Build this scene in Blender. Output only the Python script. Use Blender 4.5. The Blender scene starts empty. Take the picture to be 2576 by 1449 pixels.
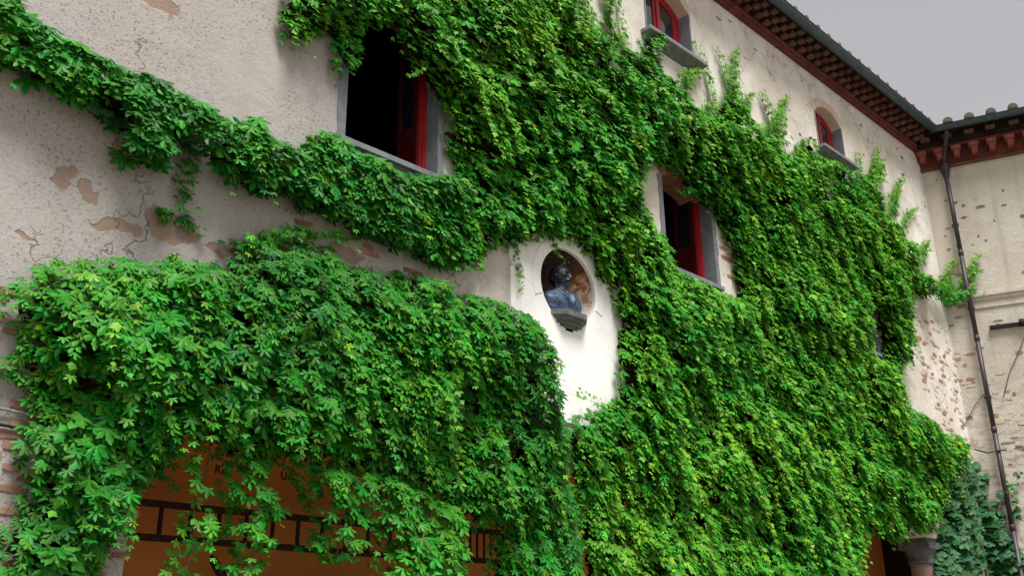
import bpy, bmesh, math, random
import numpy as np
from mathutils import Vector, Matrix
from mathutils.geometry import tessellate_polygon
random.seed(7); rng = np.random.default_rng(7)
R = math.radians
sc = bpy.context.scene
col = sc.collection

# ---------------------------------------------------------------- camera, light, exposure
def cam_axes(P, Ro, Ya):
    P, Ro, Ya = R(P), R(Ro), R(Ya)
    f = Vector((math.sin(Ya)*math.cos(P), math.cos(Ya)*math.cos(P), math.sin(P)))
    r = Vector((math.cos(Ya), -math.sin(Ya), 0)); u = r.cross(f)
    return math.cos(Ro)*r + math.sin(Ro)*u, -math.sin(Ro)*r + math.cos(Ro)*u, f
CAM = Vector((0, -7.7, 1.6))
cr, cu, cf = cam_axes(20.65, -0.7, 44.9)
cd = bpy.data.cameras.new('camera'); cam = bpy.data.objects.new('camera', cd); col.objects.link(cam)
cd.sensor_width = 36; cd.lens = 36*2450/2576; cd.clip_end = 2000
m3 = Matrix((cr, cu, -cf)).transposed()
cam.matrix_world = Matrix.Translation(CAM) @ m3.to_4x4()
sc.camera = cam

SUN_EL, SUN_AZ = 64, 204           # azimuth the light comes from, degrees clockwise from +y
w = bpy.data.worlds.new('World'); sc.world = w; w.use_nodes = True
nt = w.node_tree; nt.nodes.clear()
sky = nt.nodes.new('ShaderNodeTexSky'); sky.sky_type = 'NISHITA'; sky.sun_disc = False
sky.sun_elevation = R(SUN_EL); sky.sun_rotation = R(SUN_AZ)
bg = nt.nodes.new('ShaderNodeBackground'); wo = nt.nodes.new('ShaderNodeOutputWorld')
hs = nt.nodes.new('ShaderNodeHueSaturation'); hs.inputs['Saturation'].default_value = 0.12
mx = nt.nodes.new('ShaderNodeMix'); mx.data_type = 'RGBA'; mx.inputs[0].default_value = 0.75
mx.inputs[7].default_value = (2.6, 2.62, 2.7, 1)       # even cloud cover
nt.links.new(sky.outputs[0], hs.inputs['Color']); nt.links.new(hs.outputs[0], mx.inputs[6])
nt.links.new(mx.outputs[2], bg.inputs[0]); nt.links.new(bg.outputs[0], wo.inputs[0])
bg.inputs[1].default_value = 0.046
sd = bpy.data.lights.new('sun', 'SUN'); sun = bpy.data.objects.new('sun', sd); col.objects.link(sun)
sd.energy = 1.5; sd.angle = R(24); sd.color = (1, .97, .92)
sv = Vector((math.sin(R(SUN_AZ))*math.cos(R(SUN_EL)), math.cos(R(SUN_AZ))*math.cos(R(SUN_EL)), math.sin(R(SUN_EL))))
sun.rotation_euler = sv.to_track_quat('Z', 'Y').to_euler()
sc.view_settings.view_transform = 'Standard'; sc.view_settings.look = 'None'
sc.view_settings.gamma = 1; sc.view_settings.use_curve_mapping = False
sc.view_settings.exposure = 1.95
sc.cycles.max_bounces = 5; sc.cycles.diffuse_bounces = 4; sc.cycles.transmission_bounces = 3

MAIN = [[4.26,8.31],[4.28,7.68],[4.33,7.49],[4.49,7.52],[4.63,7.61],[4.74,7.81],[4.87,7.85],[4.92,7.42],[5.04,7.47],[5.17,7.44],[5.27,7.66],[5.3,8.09],[5.4,8.27],[5.52,8.19],[5.72,8.27],[5.71,7.99],[5.87,7.81],[6.13,7.7],[6.27,7.49],[6.36,7.4],[6.26,7.21],[6.28,7.11],[6.37,7.01],[6.49,6.89],[6.51,6.74],[6.34,6.44],[6.46,6.09],[6.53,5.73],[6.82,5.71],[7.13,5.78],[7.08,5.89],[7.46,6.2],[7.59,6.17],[7.78,6.3],[8.06,6.4],[8.37,6.49],[8.63,6.49],[8.79,6.44],[8.78,6.32],[8.94,6.27],[8.97,6.14],[8.91,6.03],[9.3,6.09],[9.27,5.78],[9.44,5.74],[9.45,5.43],[9.32,5.2],[9.22,5.07],[9.32,4.98],[9.18,4.9],[9.25,4.78],[9.33,4.67],[9.27,4.57],[9.04,4.55],[8.88,4.45],[8.72,4.36],[8.7,4.29],[8.56,4.25],[8.42,4.29],[8.43,3.97],[8.48,3.51],[8.62,3.07],[8.7,2.12],[15.16,2.28],[15.26,2.71],[15.3,2.96],[15.53,3.07],[16.09,3.48],[16.46,3.3],[16.73,3.34],[17.12,3.44],[17.6,3.53],[18.07,3.62],[18.78,3.65],[18.47,3.9],[18.61,4.07],[19.01,4.39],[19.31,4.77],[20.57,5.32],[20.96,5.46],[20.55,5.59],[20.29,5.75],[19.69,5.69],[19.21,5.77],[18.74,5.82],[18.27,5.98],[17.87,5.95],[17.75,6.01],[17.72,6.27],[18.07,6.62],[18.42,6.94],[18.6,7.23],[18.75,7.56],[18.92,7.84],[18.84,8.02],[18.93,8.28],[19.15,8.47],[19.54,8.5],[19.97,8.56],[20.14,8.65],[20.33,9.13],[20.19,9.13],[19.8,9.21],[19.65,9.42],[19.6,9.62],[19.71,9.8],[19.15,9.74],[19.29,9.93],[18.98,10.05],[18.93,10.15],[18.42,10.13],[18.42,10.38],[18.34,10.68],[18.41,11.01],[17.62,10.73],[17.2,10.44],[17.02,10.53],[16.86,10.65],[16.47,10.68],[15.93,10.51],[15.81,10.54],[15.81,10.78],[15.64,10.82],[15.3,10.61],[15.07,10.39],[14.96,10.22],[14.66,10.1],[14.44,10.12],[14.4,10.3],[13.96,10.21],[13.89,9.94],[13.59,9.85],[13.58,10.11],[13.34,10.14],[13.27,10.3],[13.22,10.59],[12.97,10.59],[12.74,10.53],[12.59,10.33],[12.41,10.13],[12.3,10.04],[12.08,9.96],[11.93,9.77],[11.72,9.69],[11.43,9.83],[11.27,9.94],[11.21,10.12],[10.95,10.09],[10.85,10.25],[10.91,10.4],[11.03,10.75],[10.96,10.9],[10.71,10.8],[10.47,10.5],[10.44,10.29],[10.24,10.17],[9.98,10.24],[9.8,10.35],[9.78,10.66],[9.77,11.23]]
H_GAP = [[8.99,11.03],[9.5,11.31],[9.53,10.43],[9.83,10.12],[10.18,9.83],[9.9,9.77],[9.54,9.84],[9.28,9.96],[8.98,10.12]]
H_W2 = [[10.29,8.26],[10.27,8.08],[10.18,7.94],[10.18,7.73],[10.25,7.64],[10.31,7.59],[10.42,7.51],[10.39,7.42],[10.49,7.33],[10.56,7.22],[10.75,7.24],[10.82,7.12],[10.85,6.97],[10.93,6.88],[11.11,6.76],[11.33,6.75],[11.55,6.75],[11.88,6.76],[12.1,6.78],[12.48,6.8],[12.64,6.93],[12.57,7.06],[12.57,7.21],[12.55,7.34],[12.61,7.46],[12.48,7.59],[12.34,7.72],[12.33,7.9],[12.23,8.0],[12.12,8.15],[11.9,8.19],[11.71,8.22],[11.52,8.18],[11.33,8.13],[11.17,8.16],[11.27,8.25],[11.49,8.35],[11.43,8.41],[11.27,8.4],[11.11,8.44],[10.94,8.46],[10.55,8.33]]
H_U2 = [[16.06,10.01],[16.32,10.21],[16.58,10.23],[16.39,9.99],[16.56,9.91],[16.31,9.66],[16.09,9.75]]
H_W3 = [[16.59,7.32],[17.05,7.82],[17.49,7.69],[17.53,7.18],[17.49,6.74],[17.08,6.62],[16.67,6.8]]
H_E = [[6.55,4.11],[6.69,4.24],[6.8,4.11],[6.77,3.89],[6.64,3.91]]
H_N = [[7.7,6.1],[7.85,6.33],[8.19,6.48],[8.55,6.58],[8.81,6.57],[9.0,6.47],[9.15,6.29],[9.19,6.12],[9.46,6.14],[9.5,5.88],[9.6,5.74],[9.58,5.46],[9.48,5.25],[9.38,5.12],[9.48,5.03],[9.37,4.93],[9.47,4.72],[9.38,4.61],[9.19,4.59],[8.99,4.49],[8.84,4.33],[8.55,4.34],[8.29,4.93],[7.97,5.56]]
H_W1 = [[6.15,7.93],[6.44,7.64],[6.58,7.52],[6.51,7.33],[6.56,7.13],[6.7,7.03],[6.7,6.81],[6.41,6.7],[6.07,6.7],[5.15,6.8],[5.08,7.43],[5.41,7.7],[5.52,8.33],[5.78,8.38],[5.85,8.11],[6.02,8.01]]
H_T1 = [[3.79,3.16],[4.0,3.17],[4.03,2.98],[3.82,2.97]]
H_T2 = [[4.39,3.13],[4.68,3.13],[4.69,2.97],[4.41,2.98]]
BAND = [[1.49,6.7],[1.82,6.72],[1.89,6.57],[1.97,6.53],[2.11,6.52],[2.17,6.45],[2.3,6.47],[2.39,6.44],[2.48,6.44],[2.57,6.44],[2.75,6.44],[2.9,6.46],[3.05,6.44],[3.22,6.42],[3.32,6.38],[3.42,6.37],[3.51,6.32],[3.62,6.28],[3.73,6.27],[3.85,6.3],[3.95,6.42],[4.08,6.4],[4.24,6.3],[4.4,6.25],[4.53,6.25],[4.64,6.37],[4.74,6.55],[4.86,6.66],[5.02,6.7],[5.21,6.62],[5.34,6.55],[5.42,6.5],[5.6,6.51],[5.96,6.55],[6.18,6.57],[6.53,6.75],[6.72,6.58],[6.84,6.22],[6.84,5.72],[6.49,5.68],[6.39,5.63],[6.09,5.68],[5.77,5.63],[5.69,5.69],[5.46,5.65],[5.21,5.73],[4.96,5.76],[4.63,5.79],[4.57,5.84],[4.32,5.81],[4.07,5.75],[3.98,5.78],[3.91,5.82],[3.78,5.78],[3.68,5.92],[3.57,5.98],[3.39,5.96],[3.22,5.92],[3.12,5.92],[3.18,5.83],[3.24,5.75],[3.15,5.63],[3.01,5.64],[2.84,5.64],[2.83,5.89],[2.75,5.97],[2.64,5.96],[2.51,5.98],[2.37,5.98],[2.21,6.01],[2.08,6.05],[1.97,6.07],[1.87,6.05],[1.77,6.08],[1.59,6.11]]
STRAND2 = [[3.34,5.99],[3.48,6.05],[3.6,6.0],[3.58,5.73],[3.52,5.58],[3.52,5.42],[3.62,5.26],[3.75,5.14],[3.67,5.15],[3.55,5.23],[3.4,5.21],[3.28,5.18],[3.25,5.29],[3.35,5.36],[3.43,5.43],[3.39,5.61],[3.35,5.8]]
LOWER = [[2.1,4.12],[2.22,4.37],[2.44,4.57],[2.67,4.63],[2.95,4.75],[3.12,4.73],[3.25,4.84],[3.53,4.9],[3.76,4.91],[3.91,4.91],[3.97,5.1],[3.85,5.13],[3.88,5.19],[4.12,5.31],[4.29,5.26],[4.36,5.37],[4.58,5.39],[4.98,5.47],[5.13,5.43],[5.28,5.3],[5.58,5.36],[5.94,5.43],[6.21,5.47],[6.43,5.44],[6.52,5.26],[6.96,5.42],[7.34,5.44],[7.5,5.42],[7.72,5.39],[7.92,5.34],[8.06,5.25],[8.09,5.08],[8.08,4.83],[8.11,4.6],[8.19,4.43],[8.29,4.21],[8.42,4.04],[8.5,3.05],[8.56,1.95],[7.28,1.93],[7.17,2.54],[7.29,2.87],[6.79,2.81],[6.71,2.94],[6.36,3.1],[5.76,3.08],[5.57,3.25],[5.03,3.22],[4.7,3.25],[4.46,3.18],[4.16,3.11],[4.04,3.23],[3.85,3.27],[3.62,3.18],[3.56,3.07],[3.53,2.94],[3.41,2.85],[3.35,2.76],[3.22,2.61],[3.27,2.56],[3.25,2.47],[3.17,2.4],[3.12,2.31],[3.21,1.87],[2.27,1.86],[2.21,2.19],[2.35,2.27],[2.38,2.43],[2.46,2.57],[2.52,2.69],[2.52,2.8],[2.49,2.91],[2.39,3.07],[2.41,3.22],[2.5,3.26],[2.47,3.38],[2.38,3.51],[2.34,3.58],[2.22,3.61],[2.15,3.67],[2.28,3.76],[2.29,3.92],[2.26,4.0],[2.14,4.04]]
TA = [[3.64,3.19],[3.89,3.22],[3.88,2.96],[3.96,2.71],[3.9,2.45],[3.91,2.21],[3.95,1.97],[3.56,1.96],[3.55,2.28],[3.7,2.41],[3.56,2.49],[3.6,2.65],[3.73,2.72],[3.61,2.9]]
TB = [[4.03,3.26],[4.42,3.25],[4.58,2.93],[4.67,2.77],[4.51,2.65],[4.59,2.53],[4.46,2.33],[4.38,1.98],[4.16,1.97],[4.09,2.31],[4.3,2.41],[4.1,2.56],[4.16,2.75],[4.04,2.87],[4.05,3.07]]
TC = [[4.61,3.27],[5.03,3.25],[5.57,3.25],[5.6,2.99],[5.46,2.76],[5.43,2.44],[5.26,2.4],[4.91,2.51],[5.03,2.66],[4.9,2.75],[4.88,2.99]]
TD = [[5.57,3.32],[6.05,3.19],[6.68,3.02],[6.76,2.52],[6.73,2.4],[6.43,2.02],[5.81,2.01],[5.62,2.01],[5.63,2.46],[5.78,2.57],[5.55,2.73]]
GRAPEF = [[19.25,5.02],[20.22,5.31],[20.83,5.3],[20.47,4.07],[19.77,2.32],[18.2,2.29],[18.45,2.91],[18.58,3.23],[18.77,3.38],[18.86,3.6],[18.72,3.7],[18.99,3.8],[19.15,4.33]]
GRAPER = [[-0.03,5.43],[0.04,5.42],[0.11,5.1],[0.19,4.91],[0.09,4.67],[0.27,4.41],[0.39,4.28],[0.39,3.98],[0.43,3.68],[0.59,3.23],[0.67,2.33],[-0.53,2.37],[-0.24,4.14]]
RW = [[-0.11,9.42],[0.0,9.43],[0.12,9.24],[0.29,9.24],[0.45,9.29],[0.51,9.2],[0.28,9.02],[0.08,8.96],[-0.08,8.8],[-0.18,8.96]]
TIPS = [[[12.12,9.78],[12.38,10.26],[12.33,10.7],[12.2,11.04],[12.0,11.25]],[[13.13,10.5],[13.13,10.86],[13.15,11.15],[13.3,11.66]],[[13.52,10.59],[13.57,10.85],[13.78,10.96]],[[12.96,10.59],[12.91,10.97],[12.8,11.32],[12.61,11.42]],[[14.42,10.13],[14.35,10.48],[14.23,10.76],[14.04,11.13]],[[14.54,10.38],[14.58,10.77],[14.76,11.15],[14.99,11.41]],[[14.09,10.17],[13.92,10.31],[14.3,10.54]],[[17.68,10.73],[17.76,11.12],[17.77,11.33]],[[18.11,10.69],[18.43,11.18],[18.75,11.73]],[[18.54,10.94],[18.78,11.31],[18.94,11.58]],[[18.87,10.26],[19.2,10.69],[19.54,11.14],[19.88,11.39]],[[19.48,10.12],[19.81,10.51],[20.42,10.88]],[[20.06,9.55],[20.38,9.87],[20.73,10.16]],[[9.41,9.87],[9.3,10.23],[9.23,10.61],[9.21,11.03]],[[9.8,9.71],[9.55,10.01],[9.43,10.3],[9.27,10.49]],[[10.05,9.96],[9.8,10.34],[9.75,10.88],[9.73,11.31]],[[10.23,9.84],[10.08,10.26],[10.0,10.72],[9.96,11.22]],[[11.54,10.2],[11.79,10.46],[12.0,10.65]],[[7.71,6.33],[7.7,6.07],[7.76,5.83],[7.75,5.62]],[[8.39,6.53],[8.39,6.4],[8.47,6.31],[8.6,6.25]],[[8.53,4.57],[8.7,4.52],[8.91,4.51]],[[6.04,7.89],[5.93,7.79],[5.82,7.75]],[[4.06,5.08],[4.46,5.4],[4.9,5.54],[5.38,5.64]],[[6.63,5.74],[6.93,5.85],[7.11,5.85]]]
RTIPS = [[[0.01,9.17],[0.1,9.44],[0.2,9.66],[0.38,9.8]],[[0.48,9.14],[0.6,9.4],[0.71,9.66],[0.87,9.85]],[[0.63,4.11],[0.61,4.59],[0.77,4.9],[0.87,5.05]],[[0.42,4.6],[0.55,4.71],[0.61,4.83]]]
PATCH = [[2.47,5.35,0.11,0.09],[2.93,5.05,0.22,0.08],[3.4,5.17,0.24,0.14],[2.91,5.78,0.1,0.17],[2.67,5.29,0.06,0.09],[3.04,7.37,0.24,0.11],[2.24,4.72,0.09,0.04],[5.28,5.48,0.21,0.09],[4.71,5.79,0.1,0.04],[3.89,5.1,0.17,0.05]]

# ---------------------------------------------------------------- material helpers
class NT:
    def __init__(s, name):
        s.m = bpy.data.materials.new(name); s.m.use_nodes = True; s.t = s.m.node_tree
        s.t.nodes.clear(); s.o = s.t.nodes.new('ShaderNodeOutputMaterial')
        s.b = s.t.nodes.new('ShaderNodeBsdfPrincipled'); s.l(s.b.outputs[0], s.o.inputs[0])
    def n(s, k, **kw):
        q = s.t.nodes.new(k)
        for a, v in kw.items(): setattr(q, a, v)
        return q
    def l(s, a, b): s.t.links.new(a, b)
    def pos(s, scale=(1, 1, 1), loc=(0, 0, 0)):
        g = s.n('ShaderNodeNewGeometry'); mp = s.n('ShaderNodeMapping')
        mp.inputs['Scale'].default_value = scale; mp.inputs['Location'].default_value = loc
        s.l(g.outputs['Position'], mp.inputs['Vector']); return mp.outputs[0]
    def obj(s, scale=(1, 1, 1)):
        g = s.n('ShaderNodeTexCoord'); mp = s.n('ShaderNodeMapping'); mp.inputs['Scale'].default_value = scale
        s.l(g.outputs['Object'], mp.inputs['Vector']); return mp.outputs[0]
    def noise(s, v, scale, detail=6, rough=.6, dist=0):
        q = s.n('ShaderNodeTexNoise'); q.inputs['Scale'].default_value = scale; q.inputs['Detail'].default_value = detail
        q.inputs['Roughness'].default_value = rough; q.inputs['Distortion'].default_value = dist
        s.l(v, q.inputs['Vector']); return q.outputs['Fac']
    def vor(s, v, scale, feature='F1'):
        q = s.n('ShaderNodeTexVoronoi'); q.feature = feature; q.inputs['Scale'].default_value = scale
        s.l(v, q.inputs['Vector']); return q.outputs['Distance']
    def ramp(s, f, stops):
        q = s.n('ShaderNodeValToRGB'); e = q.color_ramp.elements
        while len(e) < len(stops): e.new(.5)
        for i, (p, c) in enumerate(stops):
            e[i].position = p; e[i].color = (c, c, c, 1) if isinstance(c, (int, float)) else (*c, 1)
        s.l(f, q.inputs[0]); return q.outputs[0]
    def mix(s, f, a, b, mode='MIX'):
        q = s.n('ShaderNodeMix'); q.data_type = 'RGBA'; q.blend_type = mode
        for v, i in ((f, 0), (a, 6), (b, 7)):
            if isinstance(v, (int, float)): q.inputs[i].default_value = v
            elif isinstance(v, tuple): q.inputs[i].default_value = (*v, 1)
            else: s.l(v, q.inputs[i])
        return q.outputs[2]
    def math(s, op, a, b=None, clamp=False):
        q = s.n('ShaderNodeMath', operation=op, use_clamp=clamp)
        for i, v in enumerate((a, b)):
            if v is None: continue
            if isinstance(v, (int, float)): q.inputs[i].default_value = v
            else: s.l(v, q.inputs[i])
        return q.outputs[0]
    def bump(s, h, strength=.4, dist=.01):
        q = s.n('ShaderNodeBump'); q.inputs['Strength'].default_value = strength; q.inputs['Distance'].default_value = dist
        s.l(h, q.inputs['Height']); s.l(q.outputs[0], s.b.inputs['Normal'])
    def col(s, c):
        if isinstance(c, tuple): s.b.inputs['Base Color'].default_value = (*c, 1)
        else: s.l(c, s.b.inputs['Base Color'])
    def rough(s, r, spec=.4, metal=0):
        s.b.inputs['Roughness'].default_value = r; s.b.inputs['Specular IOR Level'].default_value = spec
        s.b.inputs['Metallic'].default_value = metal
M = {}
def simple(name, c, rough=.8, spec=.3, metal=0, var=.35, sc_=8, bump=.3, bd=.004, c2=None, stretch=(1, 1, 1)):
    t = NT(name); v = t.obj(stretch)
    n = t.noise(v, sc_, 8, .65)
    dark = tuple(x*(1-var) for x in c) if c2 is None else c2
    t.col(t.mix(t.ramp(n, [(.35, 0.), (.65, 1.)]), dark, c))
    t.rough(rough, spec, metal); n2 = t.noise(v, sc_*8, 6, .7); t.bump(n2, bump, bd)
    M[name] = t.m; return t.m

def plaster():
    t = NT('plaster'); p = t.pos()
    big = t.noise(p, .55, 6, .6, .4); med = t.noise(p, 2.4, 8, .65, .3); fine = t.noise(p, 22, 8, .7)
    base = t.mix(t.ramp(big, [(.38, 0.), (.62, 1.)]), (.64, .58, .51), (.80, .765, .71))
    base = t.mix(t.math('MULTIPLY', t.ramp(med, [(.45, 0.), (.72, 1.)]), .55), base, (.50, .42, .36))
    # heavier weathering on the far left bay
    sx = t.n('ShaderNodeSeparateXYZ'); t.l(p, sx.inputs[0])
    lf = t.math('SUBTRACT', 8.2, sx.outputs[0]); lf = t.math('ADD', lf, t.math('MULTIPLY', t.math('SUBTRACT', big, .5), 5))
    lf = t.math('DIVIDE', lf, 3.5, clamp=True)
    base = t.mix(t.math('MULTIPLY', lf, .82), base, t.mix(med, (.30, .272, .262), (.45, .42, .395)))
    # lichen speckle
    dp = t.pos((1, 1, 1.15)); vn = t.vor(dp, 19); vn2 = t.vor(dp, 41)
    reg = t.noise(p, .9, 4, .6); reg = t.math('MULTIPLY', t.ramp(reg, [(.33, 0.), (.52, 1.)]), t.math('ADD', lf, .05, clamp=True))
    sn = t.noise(p, 13, 5, .7)
    spk = t.math('MULTIPLY', t.ramp(t.noise(dp, 30, 4, .6, .3), [(.57, 0.), (.66, 1.)]), reg)
    spk2 = t.math('MULTIPLY', t.ramp(t.noise(dp, 75, 3, .6, .2), [(.56, 0.), (.65, 1.)]), reg)
    base = t.mix(t.math('MULTIPLY', spk, .62), base, (.15, .115, .13)); base = t.mix(t.math('MULTIPLY', spk2, .7), base, (.17, .13, .135))
    grey = t.ramp(t.noise(p, 1.7, 9, .75, .6), [(.56, 0.), (.74, 1.)])
    base = t.mix(t.math('MULTIPLY', grey, .7), base, (.27, .26, .265))
    # rain streaks
    st = t.noise(t.pos((3.2, 3.2, .28)), 1.6, 5, .6); base = t.mix(t.math('MULTIPLY', t.ramp(st, [(.52, 0.), (.75, 1.)]), .22), base, (.30, .25, .2))
    # fallen render showing brown undercoat
    acc = None
    wq = t.n('ShaderNodeTexNoise'); wq.inputs['Scale'].default_value = 5; wq.inputs['Detail'].default_value = 6; t.l(p, wq.inputs['Vector'])
    sub = t.n('ShaderNodeVectorMath', operation='SUBTRACT'); t.l(wq.outputs['Color'], sub.inputs[0]); sub.inputs[1].default_value = (.5, .5, .5)
    scl = t.n('ShaderNodeVectorMath', operation='SCALE'); t.l(sub.outputs[0], scl.inputs[0]); scl.inputs['Scale'].default_value = .42
    add = t.n('ShaderNodeVectorMath', operation='ADD'); t.l(p, add.inputs[0]); t.l(scl.outputs[0], add.inputs[1])
    for cx, cz, rx, rz in PATCH:
        s1 = t.n('ShaderNodeVectorMath', operation='SUBTRACT'); t.l(add.outputs[0], s1.inputs[0]); s1.inputs[1].default_value = (cx, 0, cz)
        s2 = t.n('ShaderNodeVectorMath', operation='MULTIPLY'); t.l(s1.outputs[0], s2.inputs[0]); s2.inputs[1].default_value = (1/max(rx, .04), 0, 1/max(rz, .04))
        ln = t.n('ShaderNodeVectorMath', operation='LENGTH'); t.l(s2.outputs[0], ln.inputs[0])
        acc = ln.outputs['Value'] if acc is None else t.math('MINIMUM', acc, ln.outputs['Value'])
    pm = t.ramp(t.math('MULTIPLY', acc, .5), [(.44, 1.), (.54, 0.)])
    base = t.mix(pm, base, t.mix(med, (.28, .20, .155), (.36, .27, .215)))
    # cracks
    cv = t.n('ShaderNodeVectorMath', operation='ADD'); t.l(p, cv.inputs[0])
    sc2 = t.n('ShaderNodeVectorMath', operation='SCALE'); t.l(sub.outputs[0], sc2.inputs[0]); sc2.inputs['Scale'].default_value = .7; t.l(sc2.outputs[0], cv.inputs[1])
    ck = t.ramp(t.vor(cv.outputs[0], .55, 'DISTANCE_TO_EDGE'), [(.0, 1.), (.006, 0.)])
    ck = t.math('MULTIPLY', ck, t.ramp(t.noise(p, .8, 3), [(.47, 0.), (.55, 1.)]))
    base = t.mix(t.math('MULTIPLY', ck, .7), base, (.10, .08, .07))
    t.col(base); t.rough(.95, .15)
    h = t.math('ADD', t.math('MULTIPLY', med, 1.6), t.math('MULTIPLY', fine, .5))
    h = t.math('SUBTRACT', h, t.math('MULTIPLY', pm, .8)); h = t.math('SUBTRACT', h, t.math('MULTIPLY', ck, 1.2)); h = t.math('SUBTRACT', h, t.math('MULTIPLY', spk, .3))
    t.bump(h, .7, .018); M['plaster'] = t.m
plaster()
def plaster_wing():
    t = NT('wing_plaster'); p = t.pos()
    big = t.noise(p, .6, 6, .6, .4); med = t.noise(p, 3, 8, .7, .3); fine = t.noise(p, 24, 8, .7)
    b = t.mix(t.ramp(big, [(.38, 0.), (.62, 1.)]), (.56, .50, .43), (.64, .59, .52))
    b = t.mix(t.math('MULTIPLY', t.ramp(med, [(.5, 0.), (.7, 1.)]), .5), b, (.46, .39, .33))
    sx = t.n('ShaderNodeSeparateXYZ'); t.l(p, sx.inputs[0])
    low = t.math('DIVIDE', t.math('SUBTRACT', 8.3, sx.outputs[2]), 3, clamp=True)
    rub = t.ramp(t.noise(t.pos((1, 1, 2)), 4.2, 8, .7, .5), [(.5, 0.), (.58, 1.)])
    b = t.mix(t.math('MULTIPLY', t.math('MULTIPLY', rub, low), .7), b, t.mix(fine, (.22, .18, .16), (.42, .34, .28)))
    st = t.noise(t.pos((2.5, 2.5, .25)), 1.5, 5, .6); b = t.mix(t.math('MULTIPLY', t.ramp(st, [(.52, 0.), (.72, 1.)]), .35), b, (.30, .25, .19))
    t.col(b); t.rough(.95, .15); t.bump(t.math('ADD', t.math('MULTIPLY', med, 1.5), fine), .7, .02); M['wing_plaster'] = t.m
plaster_wing()
def orange():
    t = NT('orange_plaster'); p = t.pos(); n = t.noise(p, 1.1, 7, .6, .3); f = t.noise(p, 18, 6, .7)
    t.col(t.mix(t.ramp(n, [(.35, 0.), (.7, 1.)]), (.70, .28, .075), (.78, .33, .095))); t.rough(.9, .15); t.bump(f, .35, .006); M['orange'] = t.m
orange()
def white():
    t = NT('white_plaster'); p = t.pos(); n = t.noise(p, 2.2, 8, .7, .4); f = t.noise(p, 26, 6, .7)
    b = t.mix(t.ramp(n, [(.5, 0.), (.75, 1.)]), (.91, .90, .885), (.76, .72, .67))
    sx = t.n('ShaderNodeSeparateXYZ'); t.l(p, sx.inputs[0])
    e = t.math('ADD', t.math('ABSOLUTE', t.math('SUBTRACT', sx.outputs[0], 8.55)), t.math('MULTIPLY', n, .6))
    b = t.mix(t.math('MULTIPLY', t.ramp(e, [(1.15, 0.), (1.5, 1.)]) if False else t.ramp(t.math('MULTIPLY', e, .5), [(.56, 0.), (.72, 1.)]), .45), b, (.40, .38, .34))
    ck = None
    for z0, k in ((9.33, -.44), (5.75, -.13), (5.08, -.06)):
        q = t.math('SUBTRACT', sx.outputs[2], t.math('ADD', t.math('MULTIPLY', sx.outputs[0], k), t.math('ADD', t.math('MULTIPLY', n, .06), z0-.03)))
        q = t.ramp(t.math('ABSOLUTE', q), [(.0, 1.), (.007, 0.)]); ck = q if ck is None else t.math('MAXIMUM', ck, q)
    b = t.mix(t.math('MULTIPLY', ck, t.math('MULTIPLY', t.ramp(n, [(.3, .2), (.6, 1.)]), .6)), b, (.25, .22, .2)); t.col(b); t.rough(.9, .15); t.bump(t.math('ADD', n, f), .35, .008); M['white_plaster'] = t.m
white()
def niche_mat():
    t = NT('niche_plaster'); p = t.pos(); n = t.noise(p, 7, 9, .75, .5); n2 = t.noise(p, 17, 6, .7)
    sx = t.n('ShaderNodeSeparateXYZ'); t.l(p, sx.inputs[0])
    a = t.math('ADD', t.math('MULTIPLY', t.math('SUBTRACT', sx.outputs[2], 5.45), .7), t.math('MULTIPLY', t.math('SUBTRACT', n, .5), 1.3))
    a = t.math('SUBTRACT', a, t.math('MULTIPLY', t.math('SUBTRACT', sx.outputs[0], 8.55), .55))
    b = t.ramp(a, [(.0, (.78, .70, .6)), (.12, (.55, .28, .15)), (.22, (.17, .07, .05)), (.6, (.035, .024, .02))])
    b = t.mix(t.ramp(n2, [(.62, 0.), (.7, 1.)]), b, (.33, .19, .13))
    t.col(b); t.rough(.85, .2); t.bump(n, .6, .02); M['niche'] = t.m
niche_mat()
simple('stone', (.23, .245, .275), .8, .3, 0, .35, 7, .6, .008)
simple('dark_stone', (.16, .17, .165), .8, .3, 0, .45, 8, .6, .008)
simple('brick', (.37, .17, .115), .92, .15, 0, .45, 9, .8, .008)
simple('pale_brick', (.48, .28, .215), .92, .15, 0, .4, 9, .8, .008)
simple('faint_brick', (.60, .44, .34), .92, .15, 0, .25, 9, .8, .008, c2=(.62, .53, .43))
simple('red_band', (.16, .045, .032), .85, .2, 0, .5, 4, .5, .006)
simple('corbel_red', (.34, .10, .07), .85, .2, 0, .4, 5, .5, .006)
simple('cornice_brick', (.19, .085, .065), .9, .15, 0, .5, 6, .7, .008)
simple('field_stone', (.28, .23, .19), .9, .2, 0, .5, 10, .7, .01)
simple('grey_stone', (.23, .23, .25), .9, .2, 0, .4, 10, .7, .01)
simple('red_paint', (.44, .022, .032), .4, .45, 0, .3, 5, .25, .002, stretch=(6, 6, .6))
simple('shaded_red_paint', (.095, .007, .008), .45, .4, 0, .3, 5, .25, .002, stretch=(6, 6, .6))  # the window red again, with the room's shade put into the colour
simple('dark_wood', (.045, .022, .014), .6, .35, 0, .6, 6, .6, .004, stretch=(1, 4, 4))
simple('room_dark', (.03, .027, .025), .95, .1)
simple('copper', (.07, .10, .12), .42, .5, .3, .55, 9, .35, .003, c2=(.045, .055, .07))
simple('pipe', (.06, .048, .055), .5, .5, .3, .45, 10, .3, .003)
simple('iron', (.012, .011, .013), .6, .4, .3)
simple('cable', (.02, .018, .018), .7, .3)
simple('conduit', (.33, .32, .31), .6, .4)
simple('soffit', (.028, .018, .014), .9, .1, 0, .6, 6)
simple('roof_tile', (.42, .36, .27), .9, .15, 0, .55, 12, .8, .01, c2=(.17, .16, .08))
simple('column_plaster', (.40, .23, .19), .9, .2, 0, .5, 5, .7, .01, c2=(.27, .22, .19))
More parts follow.
